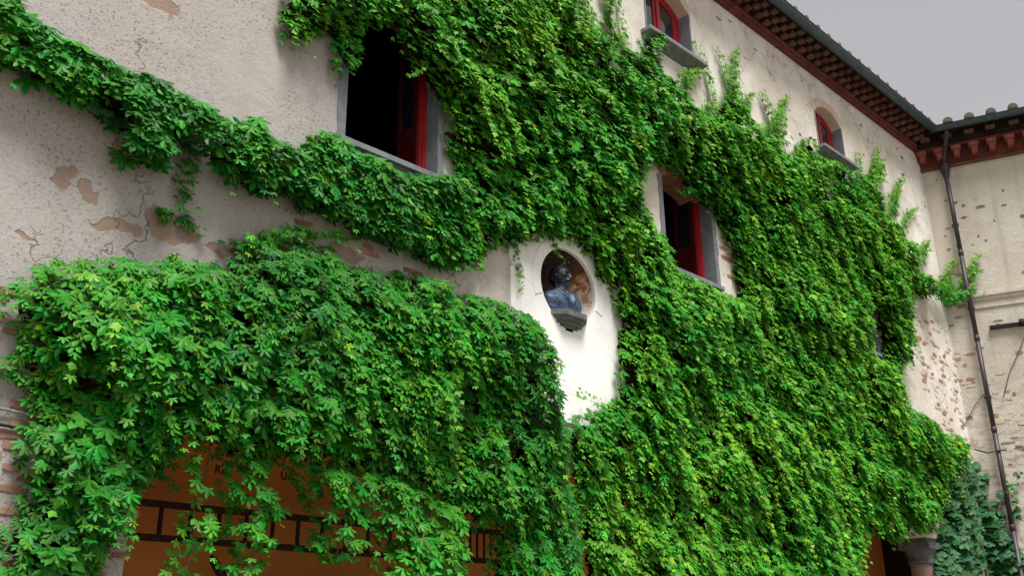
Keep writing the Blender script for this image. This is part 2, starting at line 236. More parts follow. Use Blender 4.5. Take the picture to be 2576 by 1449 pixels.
simple('gravel', (.30, .27, .22), .95, .1, 0, .4, 3, .9, .03)
simple('bark', (.11, .065, .045), .9, .2, 0, .5, 20, .8, .006)
simple('gap_shade', (.030, .022, .012), .95, .1, 0, .5, 20, .3)  # near-black brown for a layer added to darken the gaps between leaves
simple('green_stem', (.20, .13, .05), .7, .3)
simple('ink', (.10, .04, .018), .9, .1)
def bronze():
    t = NT('bronze'); v = t.obj(); n = t.noise(v, 6, 8, .7, .5); n2 = t.noise(v, 24, 6, .7)
    sx = t.n('ShaderNodeSeparateXYZ'); t.l(v, sx.inputs[0])
    a = t.math('ADD', t.math('MULTIPLY', t.math('SUBTRACT', .42, sx.outputs[2]), 1.6), t.math('MULTIPLY', t.math('SUBTRACT', n, .5), 1.5))
    b = t.mix(t.ramp(a, [(.0, 0.), (.55, 1.)]), (.014, .017, .028), (.075, .125, .23)); b = t.mix(t.ramp(n2, [(.56, 0.), (.68, 1.)]), b, (.16, .22, .36)); b = t.mix(t.ramp(n, [(.3, 1.), (.42, 0.)]), b, (.012, .014, .022))
    t.col(b); t.rough(.5, .5, .25); t.bump(n2, .3, .004); M['bronze'] = t.m
bronze()
def glass():
    t = NT('glass'); t.col((.012, .016, .025)); t.rough(.04, .9); t.b.inputs['Coat Weight'].default_value = .6; t.b.inputs['Coat Roughness'].default_value = .03
    v = t.obj(); t.bump(t.noise(v, 3, 2), .06, .01); M['glass'] = t.m
glass()
def leafmat(name, dark, mid, lime, gloss=.52):
    t = NT(name); a = t.n('ShaderNodeAttribute'); a.attribute_name = 'tone'
    s = t.n('ShaderNodeSeparateColor'); t.l(a.outputs['Color'], s.inputs[0])
    c = t.mix(t.ramp(s.outputs[0], [(.0, 0.), (.5, 1.)]), dark, mid); c = t.mix(t.ramp(s.outputs[0], [(.5, 0.), (1., 1.)]), c, lime)
    h = t.n('ShaderNodeHueSaturation'); t.l(c, h.inputs['Color'])
    t.l(t.math('ADD', t.math('MULTIPLY', s.outputs[1], .05), .475), h.inputs['Hue']); t.l(t.math('ADD', t.math('MULTIPLY', s.outputs[2], .5), .75), h.inputs['Value'])
    t.col(h.outputs[0]); t.rough(gloss, .24)
    nz = t.noise(t.pos(), 60, 3, .6); t.bump(nz, .25, .004)
    tr = t.n('ShaderNodeBsdfTranslucent'); hv = t.n('ShaderNodeHueSaturation'); t.l(h.outputs[0], hv.inputs['Color']); hv.inputs['Value'].default_value = 1.5; t.l(hv.outputs[0], tr.inputs[0])
    ms = t.n('ShaderNodeMixShader'); ms.inputs[0].default_value = .12; t.l(t.b.outputs[0], ms.inputs[1]); t.l(tr.outputs[0], ms.inputs[2]); t.l(ms.outputs[0], t.o.inputs[0])
    M[name] = t.m
leafmat('leaf', (.006, .066, .006), (.038, .245, .012), (.19, .43, .022))
leafmat('grape_leaf', (.008, .050, .014), (.020, .110, .026), (.08, .26, .03), .5)

# ---------------------------------------------------------------- object helpers
def tag(o, label=None, cat=None, group=None, kind=None):
    if label: o['label'] = label
    if cat: o['category'] = cat
    if group: o['group'] = group
    if kind: o['kind'] = kind
    return o
def empty(name, loc, label, cat, group=None):
    o = bpy.data.objects.new(name, None); col.objects.link(o); o.location = loc; o.empty_display_size = .2
    return tag(o, label, cat, group)
def link(name, me, mat, parent=None, smooth=False):
    o = bpy.data.objects.new(name, me); col.objects.link(o)
    if mat and not me.materials: me.materials.append(M[mat])
    if parent is not None:
        o.parent = parent
        base = Vector((0, 0, 0)); q = parent
        while q is not None: base = base + q.location; q = q.parent
        o.location = -base                              # meshes are written in world metres
    if smooth:
        for p in me.polygons: p.use_smooth = True
    return o
class MB:
    """collects shapes in world metres, then links them as one mesh"""
    def __init__(s): s.v = []; s.f = []
    def add(s, vs, fs):
        n = len(s.v); s.v += [tuple(v) for v in vs]; s.f += [tuple(i+n for i in f) for f in fs]; return s
    def box(s, x0, x1, y0, y1, z0, z1, T=None):
        vs = [(x, y, z) for x in (x0, x1) for y in (y0, y1) for z in (z0, z1)]
        if T: vs = [T(*v) for v in vs]
        return s.add(vs, [(0, 1, 3, 2), (4, 6, 7, 5), (0, 4, 5, 1), (2, 3, 7, 6), (0, 2, 6, 4), (1, 5, 7, 3)])
    def tube(s, pts, r, n=8, cap=True):
        pts = [Vector(p) for p in pts]; rs = r if isinstance(r, (list, tuple)) else [r]*len(pts); rings = []
        up = Vector((0, 0, 1)) if abs((pts[1]-pts[0]).normalized().z) < .9 else Vector((0, 1, 0))
        vs = []; fs = []
        for i, p in enumerate(pts):
            d = (pts[min(i+1, len(pts)-1)]-pts[max(i-1, 0)]).normalized(); a = d.cross(up).normalized(); b = a.cross(d)
            for k in range(n):
                t = 2*math.pi*k/n; vs.append(p+rs[i]*(math.cos(t)*a+math.sin(t)*b))
        for i in range(len(pts)-1):
            for k in range(n): fs.append((i*n+k, i*n+(k+1) % n, (i+1)*n+(k+1) % n, (i+1)*n+k))
        if cap: fs.append(tuple(range(n))); fs.append(tuple((len(pts)-1)*n+k for k in reversed(range(n))))
        return s.add(vs, fs)
    def lathe(s, prof, c, n=24):
        vs = []; fs = []
        for r, z in prof:
            for k in range(n): t = 2*math.pi*k/n; vs.append((c[0]+r*math.cos(t), c[1]+r*math.sin(t), c[2]+z))
        for i in range(len(prof)-1):
            for k in range(n): fs.append((i*n+k, i*n+(k+1) % n, (i+1)*n+(k+1) % n, (i+1)*n+k))
        return s.add(vs, fs)
    def extrude(s, loops, y0, y1, T=None, back=True):
        """outline (first loop, x/z pairs) with holes, filled and extruded from y0 to y1"""
        L = [[Vector((a, b, 0)) for a, b in lp] for lp in loops]; tris = tessellate_polygon(L)
        flat = [p for lp in loops for p in lp]; n = len(flat)
        vs = [(a, y0, b) for a, b in flat]+[(a, y1, b) for a, b in flat]; fs = []
        for t in tris:
            fs.append(tuple(t))
            if back: fs.append(tuple(i+n for i in reversed(t)))
        k = 0
        for lp in loops:
            m = len(lp)
            for i in range(m): a, b = k+i, k+(i+1) % m; fs.append((a, b, b+n, a+n))
            k += m
        if T: vs = [T(*v) for v in vs]
        return s.add(vs, fs)
    def build(s, name, mat, parent=None, smooth=False, bevel=0, seg=1):
        me = bpy.data.meshes.new(name); me.from_pydata(s.v, [], s.f)
        bm = bmesh.new(); bm.from_mesh(me); bmesh.ops.recalc_face_normals(bm, faces=bm.faces)
        if bevel:
            try: bmesh.ops.bevel(bm, geom=[e for e in bm.edges if len(e.link_faces) == 2 and e.calc_face_angle(0) > .5], offset=bevel, segments=seg, affect='EDGES')
            except Exception: pass
        bm.to_mesh(me); bm.free(); return link(name, me, mat, parent, smooth)
def rough_edge(me_obj, amp, seed=0):
    r = random.Random(seed)
    for v in me_obj.data.vertices: v.co += Vector((r.uniform(-amp, amp), r.uniform(-amp, amp)*.5, r.uniform(-amp, amp)))

def arch(x0, x1, zb, zs, rise, n=12):
    """closed loop: rectangle with a segmental arched head"""
    pts = [(x0, zb), (x1, zb), (x1, zs)]
    if rise > 0:
        hw = (x1-x0)/2; rad = (hw*hw+rise*rise)/(2*rise); cz = zs+rise-rad; a = math.asin(min(1, hw/rad))
        for i in range(1, n): t = a-2*a*i/n; pts.append(((x0+x1)/2+rad*math.sin(t), cz+rad*math.cos(t)))
    return pts+[(x0, zs)]
def circle(cx, cz, r, n=40): return [(cx+r*math.cos(2*math.pi*i/n), cz+r*math.sin(2*math.pi*i/n)) for i in range(n)]

# wing wall frame: s along the wall from the corner, o out from it, z up
C0 = Vector((21.3, 0, 0)); dR = Vector((math.cos(R(70)), -math.sin(R(70)), 0)); nR = Vector((-math.sin(R(70)), -math.cos(R(70)), 0))
def WT(s_, o_, z_): return C0+dR*s_+nR*o_+Vector((0, 0, z_))
def WTy(x, y, z): return WT(x, -y, z)                  # same sense as the facade: -y is out

# ---------------------------------------------------------------- ground
g = MB(); g.add([(-400, -400, 0), (400, -400, 0), (400, 400, 0), (-400, 400, 0)], [(0, 1, 2, 3)])
tag(g.build('ground', 'gravel'), kind='structure')

# ---------------------------------------------------------------- main building
bld = empty('courtyard_building', (9, 0, 0), 'long plastered villa wing with red framed windows and brick cornice, half covered in creeper', 'building')
WIN = [(5.18, 6.48, 6.74, 8.72, .2), (10.86, 12.13, 6.86, 8.32, .2), (16.3, 17.54, 6.86, 8.32, .2), (-.42, .82, 6.74, 8.35, .2)]
UP = [(10.77, 11.99, 10.8, 11.78, .26), (16.22, 17.28, 10.8, 11.66, .26), (5.2, 6.4, 10.8, 11.7, .26)]
ARC = [(3.37, 7.95), (8.45, 13.0), (13.5, 18.33), (18.87, 21.0)]
holes = [arch(*q) for q in WIN+UP]+[list(reversed(circle(8.66, 5.95, .52)))]
pier_out = [(-4, 0), (3.37, 0), (3.37, 3.5)]
def arc_top(x0, x1, zs, rise, n=16):
    a = arch(x0, x1, 0, zs, rise, n); return list(reversed(a[2:]))
out = [(-4, 0), (3.37, 0)]
for i, (a, b) in enumerate(ARC):
    out += arc_top(a, b, 3.55, .85 if b-a > 3 else .6)
    if i < 3:
        pass
out += [(21.0, 0), (21.9, 0), (21.9, 13.3), (-4, 13.3)]
w_ = MB(); w_.extrude([out]+holes, 0, .5)
wall = w_.build('wall', 'plaster', bld)
# columns and capitals under the arches
for k, cx in enumerate((8.2, 13.25, 18.6)):
    c = MB(); c.lathe([(.30, 0), (.30, .15), (.245, .2), (.24, 1.7), (.215, 3.08), (.215, 3.1)], (cx, .25, 0), 28)
    co = c.build('column', 'column_plaster', bld, True)
    q = MB(); q.lathe([(.215, 3.08), (.25, 3.10), (.25, 3.15), (.225, 3.17), (.235, 3.25), (.27, 3.33), (.28, 3.35)], (cx, .25, 0), 28); q.box(cx-.29, cx+.29, -.04, .54, 3.35, 3.47); q.box(cx-.24, cx+.24, .01, .49, 3.47, 3.56)
    q.build('capital', 'dark_stone', co)
# loggia behind the arches
lg = MB(); lg.box(-1, 22.9, 3.0, 3.2, 0, 5.0); back = lg.build('loggia_wall', 'orange', bld)
lg = MB(); lg.box(-1, 23.1, .5, 3.25, 5.0, 5.15); lg.build('loggia_ceiling', 'orange', bld)
lg = MB(); lg.box(2.0, 3.34, .5, 3.0, 0, 5.0); lg.build('loggia_end_wall', 'orange', bld)
lg = MB(); lg.box(22.9, 23.1, .4, 3.2, 0, 5.0); lg.box(23.1, 23.0, 3.0, 3.2, 0, 5); lg.build('dark_end_wall', 'room_dark', bld)
# dark rooms upstairs
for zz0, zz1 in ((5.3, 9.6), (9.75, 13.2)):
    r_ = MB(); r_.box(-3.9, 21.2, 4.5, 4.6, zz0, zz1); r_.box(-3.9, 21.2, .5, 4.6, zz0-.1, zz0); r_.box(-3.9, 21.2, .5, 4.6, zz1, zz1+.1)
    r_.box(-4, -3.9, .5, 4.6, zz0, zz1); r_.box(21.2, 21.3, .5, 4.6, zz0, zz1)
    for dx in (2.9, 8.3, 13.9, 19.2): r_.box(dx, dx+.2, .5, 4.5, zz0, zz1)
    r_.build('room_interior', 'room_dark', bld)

def jambs(par, q, wd, dep, outw=.10):
    dep = .49
    x0, x1, zb, zs, rise = q
    for s_, xa in ((-1, x0), (1, x1)):
        j = MB(); j.box(xa-.006 if s_ > 0 else xa-outw, xa+outw if s_ > 0 else xa+.006, -.012, dep, zb, zs-.0)
        o = j.build('jamb', 'stone', par)
        bm = bmesh.new(); bm.from_mesh(o.data); bmesh.ops.subdivide_edges(bm, edges=[e for e in bm.edges if e.calc_length() > .8], cuts=16); bm.to_mesh(o.data); bm.free()
        rr = random.Random(int(xa*100))
        for v in o.data.vertices:
            if (v.co.x > xa+.05) if s_ > 0 else (v.co.x < xa-.05): v.co.x += rr.uniform(-.025, .012)*s_
def sill(par, q, oh, mat='stone', p=.2):
    x0, x1, zb = q[:3]
    s_ = MB(); s_.box(x0-oh, x1+oh, -p, .3, zb-.07, zb); s_.build('sill', mat, par, bevel=.006)
    s_ = MB(); s_.add([(x0-oh+.02, -p+.04, zb-.07), (x1+oh-.02, -p+.04, zb-.07), (x1+oh-.1, -.0, zb-.19), (x0-oh+.1, -.0, zb-.19), (x0-oh+.02, .05, zb-.07), (x1+oh-.02, .05, zb-.07), (x1+oh-.1, .05, zb-.19), (x0-oh+.1, .05, zb-.19)],
      [(0, 1, 2, 3), (4, 7, 6, 5), (0, 4, 5, 1), (3, 2, 6, 7), (0, 3, 7, 4), (1, 5, 6, 2)]); s_.build('sill_support', 'dark_stone', par)
def voussoirs(par, q, n, h=.2, mat='pale_brick'):
    x0, x1, zb, zs, rise = q; hw = (x1-x0)/2+.02; rad = (hw*hw+rise*rise)/(2*rise); cx = (x0+x1)/2; cz = zs+rise-rad; a = math.asin(hw/rad)
    for i in range(n):
        t0, t1 = -a+2*a*i/n+.004, -a+2*a*(i+1)/n-.004; b = MB(); r0, r1 = rad-.014, rad+h+random.uniform(-.01, .01); y = -.006-random.uniform(0, .006)
        f = lambda t, r: (cx+r*math.sin(t), cz+r*math.cos(t))
        b.extrude([[f(t0, r0), f(t1, r0), f(t1, r1), f(t0, r1)]], y, .505); b.build('brick', mat, par)
def casement(par, q, upper, depth):
    """glazed red window: fixed frame plus two closed leaves (upper) or one leaf standing open into the room"""
    x0, x1, zb, zs, rise = q
    fr = MB()
    if upper: fr.extrude([arch(x0, x1, zb, zs, rise), arch(x0+.06, x1-.06, zb+.05, zs-.01, rise-.03)], depth, depth+.07)
    else:
        fr.box(x1-.06, x1-.002, depth, depth+.075, zb, zs); fr.box(x1-.085, x1-.06, depth+.03, depth+.07, zb, zs)
    fr.build('frame', 'red_paint', par)
    if upper:
        xm = (x0+x1)/2; zr = zb+.36
        for a, b, s_ in ((x0+.062, xm-.002, -1), (xm+.002, x1-.062, 1)):
            L = MB(); y0, y1 = depth+.015, depth+.06
            def top(x):
                hw = (x1-x0)/2-.06; rs = rise-.03; rad = (hw*hw+rs*rs)/(2*rs); return zs-.01+rs-rad+math.sqrt(max(0, rad*rad-(x-xm)**2))
            def edge(xa, xb, off): return [(xa+(xb-xa)*i/6, top(xa+(xb-xa)*i/6)-off) for i in range(7)]
            outer = [(a, zb+.052), (b, zb+.052)]+edge(b, a, .003)
            pa, pb = a+.092, b-.092
            hp = [(pa, zr+.05), (pb, zr+.05)]+edge(pb, pa, .085)
            hl = [(pa, zb+.12), (pb, zb+.12), (pb, zr-.03), (pa, zr-.03)]
            L.extrude([outer, hp, hl], y0, y1); leaf = L.build('casement', 'red_paint', par)
            g_ = MB(); g_.extrude([[(pa-.01, zr+.04), (pb+.01, zr+.04)]+[(x, z+.01) for x, z in edge(pb+.01, pa-.01, .085)]], y0+.02, y0+.026); g_.build('pane', 'glass', leaf) if False else g_.build('pane', 'glass', par)
            g_ = MB(); g_.box(pa-.01, pb+.01, y0+.022, y0+.034, zb+.11, zr-.02); g_.build('panel', 'red_paint', par)
        k = MB(); k.box(xm-.03, xm+.03, depth-.012, depth+.014, zb+.052, top(xm)-.02); k.build('meeting_rail', 'red_paint', par)
    else:
        T = lambda a, b, c: (x1-.06-b, depth+.07+a, c)     # leaf swung 90 degrees inwards, hinged on the right
        wl = .38; z0, z1 = zb+.06, zs+.12; zr = zb+.72
        L = MB(); L.extrude([[(0, z0), (wl, z0), (wl, z1), (0, z1)], [(.08, zr+.06), (wl-.06, zr+.06), (wl-.06, z1-.08), (.08, z1-.08)], [(.08, z0+.12), (wl-.06, z0+.12), (wl-.06, zr-.08), (.08, zr-.08)]], 0, .045, T); L.build('casement', 'shaded_red_paint', par)
        g_ = MB(); g_.box(.07, wl-.07, .02, .026, zr+.05, z1-.07, T); g_.build('pane', 'glass', par)
        g_ = MB(); g_.box(.07, wl-.05, .02, .035, z0+.11, zr-.07, T); g_.build('panel', 'shaded_red_paint', par)
for i, q in enumerate(WIN):
    wn = bpy.data.objects.new('window', None); col.objects.link(wn); wn.parent = bld; wn.location = Vector((q[0], 0, q[2]))-bld.location
    jambs(wn, q, 0, .19); sill(wn, q, .08, p=.08); voussoirs(wn, q, 17, .2, 'brick'); casement(wn, q, False, .2)
for i, q in enumerate(UP):
    wn = bpy.data.objects.new('window', None); col.objects.link(wn); wn.parent = bld; wn.location = Vector((q[0], 0, q[2]))-bld.location
    jambs(wn, q, 0, .19, .03); sill(wn, q, .17, 'stone', .2); voussoirs(wn, q, 15, .16, 'faint_brick'); casement(wn, q, True, .2)

# white niche panel
pn = MB(); pl = [(7.66, 4.2), (9.76, 4.2), (9.76, 5.98)]+[(8.66+1.1*math.cos(t), 5.98+.82*math.sin(t)) for t in [math.pi*i/20 for i in range(1, 20)]]+[(7.66, 5.98)]
pl = [(min(x, 9.76) if x > 8.66 else max(x, 7.60), z) for x, z in pl]
pn.extrude([pl, list(reversed(circle(8.66, 5.95, .515)))], -.03, .02); pan = pn.build('niche_panel', 'white_plaster', bld)
ra = [math.pi*(-.12+1.24*i/40) for i in range(41)]; rg = MB(); rg.extrude([[(8.66+.67*math.cos(t), 5.95+.67*math.sin(t)) for t in ra]+[(8.66+.535*math.cos(t), 5.95+.535*math.sin(t)) for t in reversed(ra)]], -.04, -.02); rg.build('niche_arch', 'white_plaster', pan, bevel=.004)
for dz in (0,):
    for xa in (7.60, 9.76): mo = MB(); mo.box(xa, xa+.06, -.055, .01, 4.2, 5.95); mo.build('panel_moulding', 'white_plaster', pan)
nb = MB(); vs = []; fs = []; NR, NA = 12, 40
for i in range(NR+1):
    t = math.pi/2*i/NR
    for k in range(NA):
        a = 2*math.pi*k/NA; vs.append((8.66+.52*math.cos(t)*math.cos(a), -.005+.42*math.sin(t), 5.95+.52*math.cos(t)*math.sin(a)))
for i in range(NR):
    for k in range(NA): fs.append((i*NA+k, i*NA+(k+1) % NA, (i+1)*NA+(k+1) % NA, (i+1)*NA+k))
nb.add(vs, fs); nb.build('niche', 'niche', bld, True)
# grey console that carries the bust
def hexa(z, hw, hb, p):
    return [(8.64-hb, .25, z), (8.64-hb, .0, z), (8.64-hw, -p, z), (8.64+hw, -p, z), (8.64+hb, .0, z), (8.64+hb, .25, z)]
sh = MB()
lev = [(5.585, .185, .36, .17), (5.515, .185, .36, .17), (5.514, .165, .33, .14), (5.49, .16, .32, .13), (5.455, .13, .27, .09), (5.45, .145, .28, .105), (5.43, .145, .28, .105), (5.429, .11, .24, .06), (5.40, .11, .23, .06), (5.39, .07, .19, .03), (5.36, .07, .18, .03)]
vs = []; fs = []
for l in lev: vs += hexa(*l)
for i in range(len(lev)-1):
    for k in range(6): fs.append((i*6+k, i*6+(k+1) % 6, (i+1)*6+(k+1) % 6, (i+1)*6+k))
fs += [tuple(range(6)), tuple((len(lev)-1)*6+k for k in reversed(range(6)))]
sh.add(vs, fs); sh.build('bust_console', 'dark_stone', bld)

# exposed bricks, one object each
def bricks_patch(par, test, x0, x1, z0, z1, keep, T=None, mats=('brick', 'pale_brick'), L=.27, H=.062, J=.016, y=-.008):
    n = 0; row = 0; z = z0
    while z < z1:
        x = x0-(L/2 if row % 2 else 0)
        while x < x1:
            if test(x+L/2, z) and random.random() < keep:
                b = MB(); l = L*random.choice((1, 1, .8, .5)); h = H*random.uniform(.8, 1.05); dx = random.uniform(0, .03); yy = y-random.uniform(0, .008)
                k = random.uniform(.006, .018)
                lp = [(x+dx+random.uniform(0, k), z+random.uniform(0, k)), (x+dx+l*.5, z+random.uniform(-.006, .006)), (x+dx+l-random.uniform(0, k), z+random.uniform(0, k)), (x+dx+l-random.uniform(0, k*.5), z+h-random.uniform(0, k)), (x+dx+l*.45, z+h+random.uniform(-.006, .006)), (x+dx+random.uniform(0, k), z+h-random.uniform(0, k))]
                b.extrude([lp], yy, .03, T, back=False); b.build('brick', random.choice(mats), par); n += 1
            x += L+J
        z += H+J; row += 1
    return n
bricks_patch(wall, lambda x, z: x < 3.24, 1.9, 3.12, 1.9, 4.5, .45, mats=('pale_brick', 'brick', 'pale_brick'))
bricks_patch(wall, lambda x, z: True, 3.16, 3.3, 1.95, 3.15, .6, L=.17)
bricks_patch(wall, lambda x, z: z < 4.2 or x > 4.2, 3.5, 4.6, 4.95, 5.3, .18)
for cx, cz, n_ in ((4.75, 5.55, 3), (5.55, 5.6, 3), (6.0, 5.35, 5), (6.6, 5.25, 6), (12.45, 7.75, 5), (12.4, 7.45, 6), (12.55, 7.15, 3), (4.1, 5.05, 4)):
    for _ in range(n_):
        a, b_ = cx+random.uniform(-.16, .16), cz+random.uniform(-.12, .12)
        bricks_patch(wall, lambda x, z: True, a, a+.2, b_, b_+.05, 1)
bricks_patch(wall, lambda x, z: x > 19.35 and random.random() < .8, 19.3, 21.15, 3.4, 8.2, .36, L=.2, mats=('pale_brick', 'faint_brick', 'faint_brick'))
for _ in range(22):
    x = random.uniform(12.6, 21.0); z = random.uniform(9.2, 12.4)
    if any(a-.1 < x < b+.5 and zb-.2 < z < zs+.6 for a, b, zb, zs, _r in UP): continue
    n_ = random.randint(5, 8); rx, rz = random.uniform(.04, .13), random.uniform(.02, .05); ph = random.uniform(-.5, .5)
    b = MB(); b.extrude([[(x+rx*random.uniform(.7, 1)*math.cos(2*math.pi*i/n_), z+rz*random.uniform(.7, 1)*math.sin(2*math.pi*i/n_)) for i in range(n_)]], -.007, .03, back=False)
    b.build('stone', random.choice(('field_stone', 'grey_stone', 'pale_brick')), wall)

# ---------------------------------------------------------------- brick cornice of the main building
cor = MB(); cor.box(-4, 21.28, -.10, .0, 12.52, 12.56); cor.box(-4, 21.26, -.13, .0, 12.56, 12.66)
cornice = cor.build('cornice', 'red_band', bld, bevel=.008)
for row, (pj_, z0) in enumerate(((.20, 12.675), (.29, 12.755), (.38, 12.835))):
    bk = MB(); bk.box(-4, 21.2-pj_*.3, -(pj_-.07), .0, z0-.012, z0+.07); bk.build('backing_course', 'soffit', cornice)
    mesh = None; x = 8.6+(.16 if row % 2 else 0)
    while x < 21.1-pj_*.5:
        if mesh is None or random.random() < .12:
            b = MB(); b.box(-.07, .07, -pj_-.04, -(pj_-.08), z0-.006, z0+.058)
            o = b.build('brick', random.choice(('cornice_brick', 'cornice_brick', 'red_band')), cornice, bevel=.006); mesh = o.data; o.location += Vector((x, 0, 0))
        else:
            o = link('brick', mesh, None, cornice); o.location += Vector((x+random.uniform(-.02, .02), random.uniform(-.02, .015), random.uniform(-.005, .005)))
        x += .32
so = MB(); so.box(-4, 21.1, -.46, .0, 12.90, 12.95); so.build('soffit_board', 'soffit', cornice)

# ---------------------------------------------------------------- right wing
wing = empty('side_wing', tuple(C0), 'plastered side wing at right with scattered stones showing and a red corbel cornice', 'building')
ww = MB(); ww.box(-.45, 9, 0, .5, 0, 12.9, WTy); wwall = ww.build('wall', 'wing_plaster', wing)
lb = MB(); lb.box(-.3, 9, -.035, 0, 12.12, 12.5, WTy); lb.build('cornice_band', 'red_band', wing)
lb = MB(); lb.box(-.2, 9, -.075, 0, 12.07, 12.118, WTy); lb.build('cornice_fillet', 'cornice_brick', wing)
lb = MB(); lb.box(-.2, 9, -.26, -.0, 12.505, 12.56, WTy); lb.build('cornice_shelf', 'red_band', wing)
lb = MB(); lb.box(-.2, 9, -.36, 0, 12.56, 12.64, WTy); lb.box(-.2, 9, -.47, 0, 12.80, 12.86, WTy); lb.box(-.2, 9, -.30, 0, 12.64, 12.80, WTy); lb.build('wing_soffit', 'soffit', wing)
mesh1 = mesh2 = None
for k in range(22):
    s0 = .06+k*.372
    if mesh1 is None:
        b = MB(); b.box(-.105, .105, -.27, -.035, 12.41, 12.502, WTy); c = b.build('corbel', 'corbel_red', wing, bevel=.006); mesh1 = c.data
        b = MB(); b.box(-.062, .062, -.24, -.035, 12.25, 12.405, WTy); c2 = b.build('corbel_block', 'corbel_red', wing, bevel=.006); mesh2 = c2.data
    else: c = link('corbel', mesh1, None, wing); c2 = link('corbel_block', mesh2, None, wing)
    for o in (c, c2): o.location += dR*s0
for k in range(18):
    b = MB(); s0 = .1+k*.46+random.uniform(-.03, .03); b.box(s0, s0+.2, -.44, -.33, 12.66, 12.74, WTy); b.build('brick', 'cornice_brick', wing)
ld = MB(); ld.box(-.05, 9, -.07, .0, 8.86, 8.93, WTy); ld.box(-.05, 9, -.035, .0, 8.78, 8.86, WTy); ld.box(-.05, 9, -.03, .0, 8.60, 8.63, WTy); ld.build('ledge', 'wing_plaster', wing)
def wstones(n, s0, s1, z0, z1, mats, big=1):
    for _ in range(n):
        s_, z = random.uniform(s0, s1), random.uniform(z0, z1)
        if 8.5 < z < 9: continue
        n_ = random.randint(6, 9); rx, rz = random.choice((.03, .05, .08, .12))*big*random.uniform(.8, 1.2), random.uniform(.015, .045)*big
        b = MB(); b.extrude([[(s_+rx*random.uniform(.7, 1)*math.cos(2*math.pi*i/n_), z+rz*random.uniform(.7, 1.1)*math.sin(2*math.pi*i/n_)) for i in range(n_)]], -.008, .03, WTy, back=False)
        o = b.build('stone', random.choice(mats), wwall)
wstones(48, .15, 3.2, 9.1, 12.0, ('field_stone', 'grey_stone', 'pale_brick', 'brick'))
wstones(85, .05, 2.6, 3.0, 8.4, ('field_stone', 'grey_stone', 'pale_brick', 'faint_brick', 'faint_brick'), 1.15)
bricks_patch(wwall, lambda x, z: True, .95, 2.4, 5.2, 6.9, .15, WTy, L=.22, mats=('pale_brick', 'faint_brick'))
bricks_patch(wwall, lambda x, z: True, .02, .3, 6.8, 9.2, .3, WTy, L=.18, mats=('pale_brick', 'faint_brick'))

# ---------------------------------------------------------------- roofs
roof = empty('tiled_roof', (9, 0, 13), 'low clay tiled roof of the long wing, only its lichened tile ends showing above the gutter', 'roof')
rf = MB(); rf.add([(-4, -.47, 12.96), (21.6, -.47, 12.96), (21.6, 5.0, 14.5), (-4, 5.0, 14.5), (-4, -.47, 12.90), (21.6, -.47, 12.90), (21.6, 5, 12.95), (-4, 5, 12.95)], [(0, 1, 2, 3), (4, 7, 6, 5), (0, 4, 5, 1), (1, 5, 6, 2), (2, 6, 7, 3), (3, 7, 4, 0)]); rf.build('roof_deck', 'soffit', roof)
def half_tile(ln=.42, r0=.085, r1=.1):
    b = MB(); vs = []; fs = []; n = 8
    for j, (yy, rr) in enumerate(((0, r1), (ln, r0))):
        for th in (0, .014):
            for k in range(n+1): t = math.pi*k/n; vs.append(((rr-th)*math.cos(t), yy, (rr-th)*math.sin(t)))
    a = lambda j, th, k: j*2*(n+1)+th*(n+1)+k
    for k in range(n):
        fs += [(a(0, 0, k), a(0, 0, k+1), a(1, 0, k+1), a(1, 0, k)), (a(0, 1, k), a(1, 1, k), a(1, 1, k+1), a(0, 1, k+1)), (a(0, 0, k), a(0, 1, k), a(0, 1, k+1), a(0, 0, k+1)), (a(1, 0, k), a(1, 0, k+1), a(1, 1, k+1), a(1, 1, k))]
    fs += [tuple(a(0, 0, k) for k in range(n+1))]
    b.add(vs, fs); me = bpy.data.meshes.new('tile'); me.from_pydata(b.v, [], b.f); me.materials.append(M['roof_tile']); return me
TM = half_tile(); slope = math.atan2(1.54, 5.47)
x = 7.6
while x < 21.0:
    for j in range(3):
        o = bpy.data.objects.new('tile', TM); col.objects.link(o); o.parent = roof
        yy = -.56+j*.36; o.location = Vector((x+random.uniform(-.012, .012), yy, 12.985+(yy+.47)*math.tan(slope)+.015*(3-j)))-roof.location; o.rotation_euler = (slope+.03, random.uniform(-.05, .05), random.uniform(-.04, .04))
    x += .425
roof2 = empty('tiled_roof', tuple(WT(1, 0, 13)), 'mossy clay tiled roof edge of the side wing at right, tile ends over the gutter', 'roof')
rf = MB(); pts = [(-.3, -.47, 12.92), (9, -.47, 12.92), (9, 5, 14.4), (-.3, 5, 14.4), (-.3, -.47, 12.87), (9, -.47, 12.87), (9, 5, 12.9), (-.3, 5, 12.9)]
rf.add([WTy(*p) for p in pts], [(0, 1, 2, 3), (4, 7, 6, 5), (0, 4, 5, 1), (1, 5, 6, 2), (2, 6, 7, 3), (3, 7, 4, 0)]); rf.build('roof_deck', 'soffit', roof2)
s0 = .28
while s0 < 8:
    for j in range(3):
        o = bpy.data.objects.new('tile', TM); col.objects.link(o); o.parent = roof2; yy = -.57+j*.36
        o.location = WTy(s0, yy, 12.935+(yy+.47)*math.tan(slope)+.018*(3-j))-roof2.location; o.rotation_euler = (slope+.03, random.uniform(-.05, .05), R(-70)+random.uniform(-.04, .04)); o.scale = (1.1, 1, 1.15)
    s0 += .45

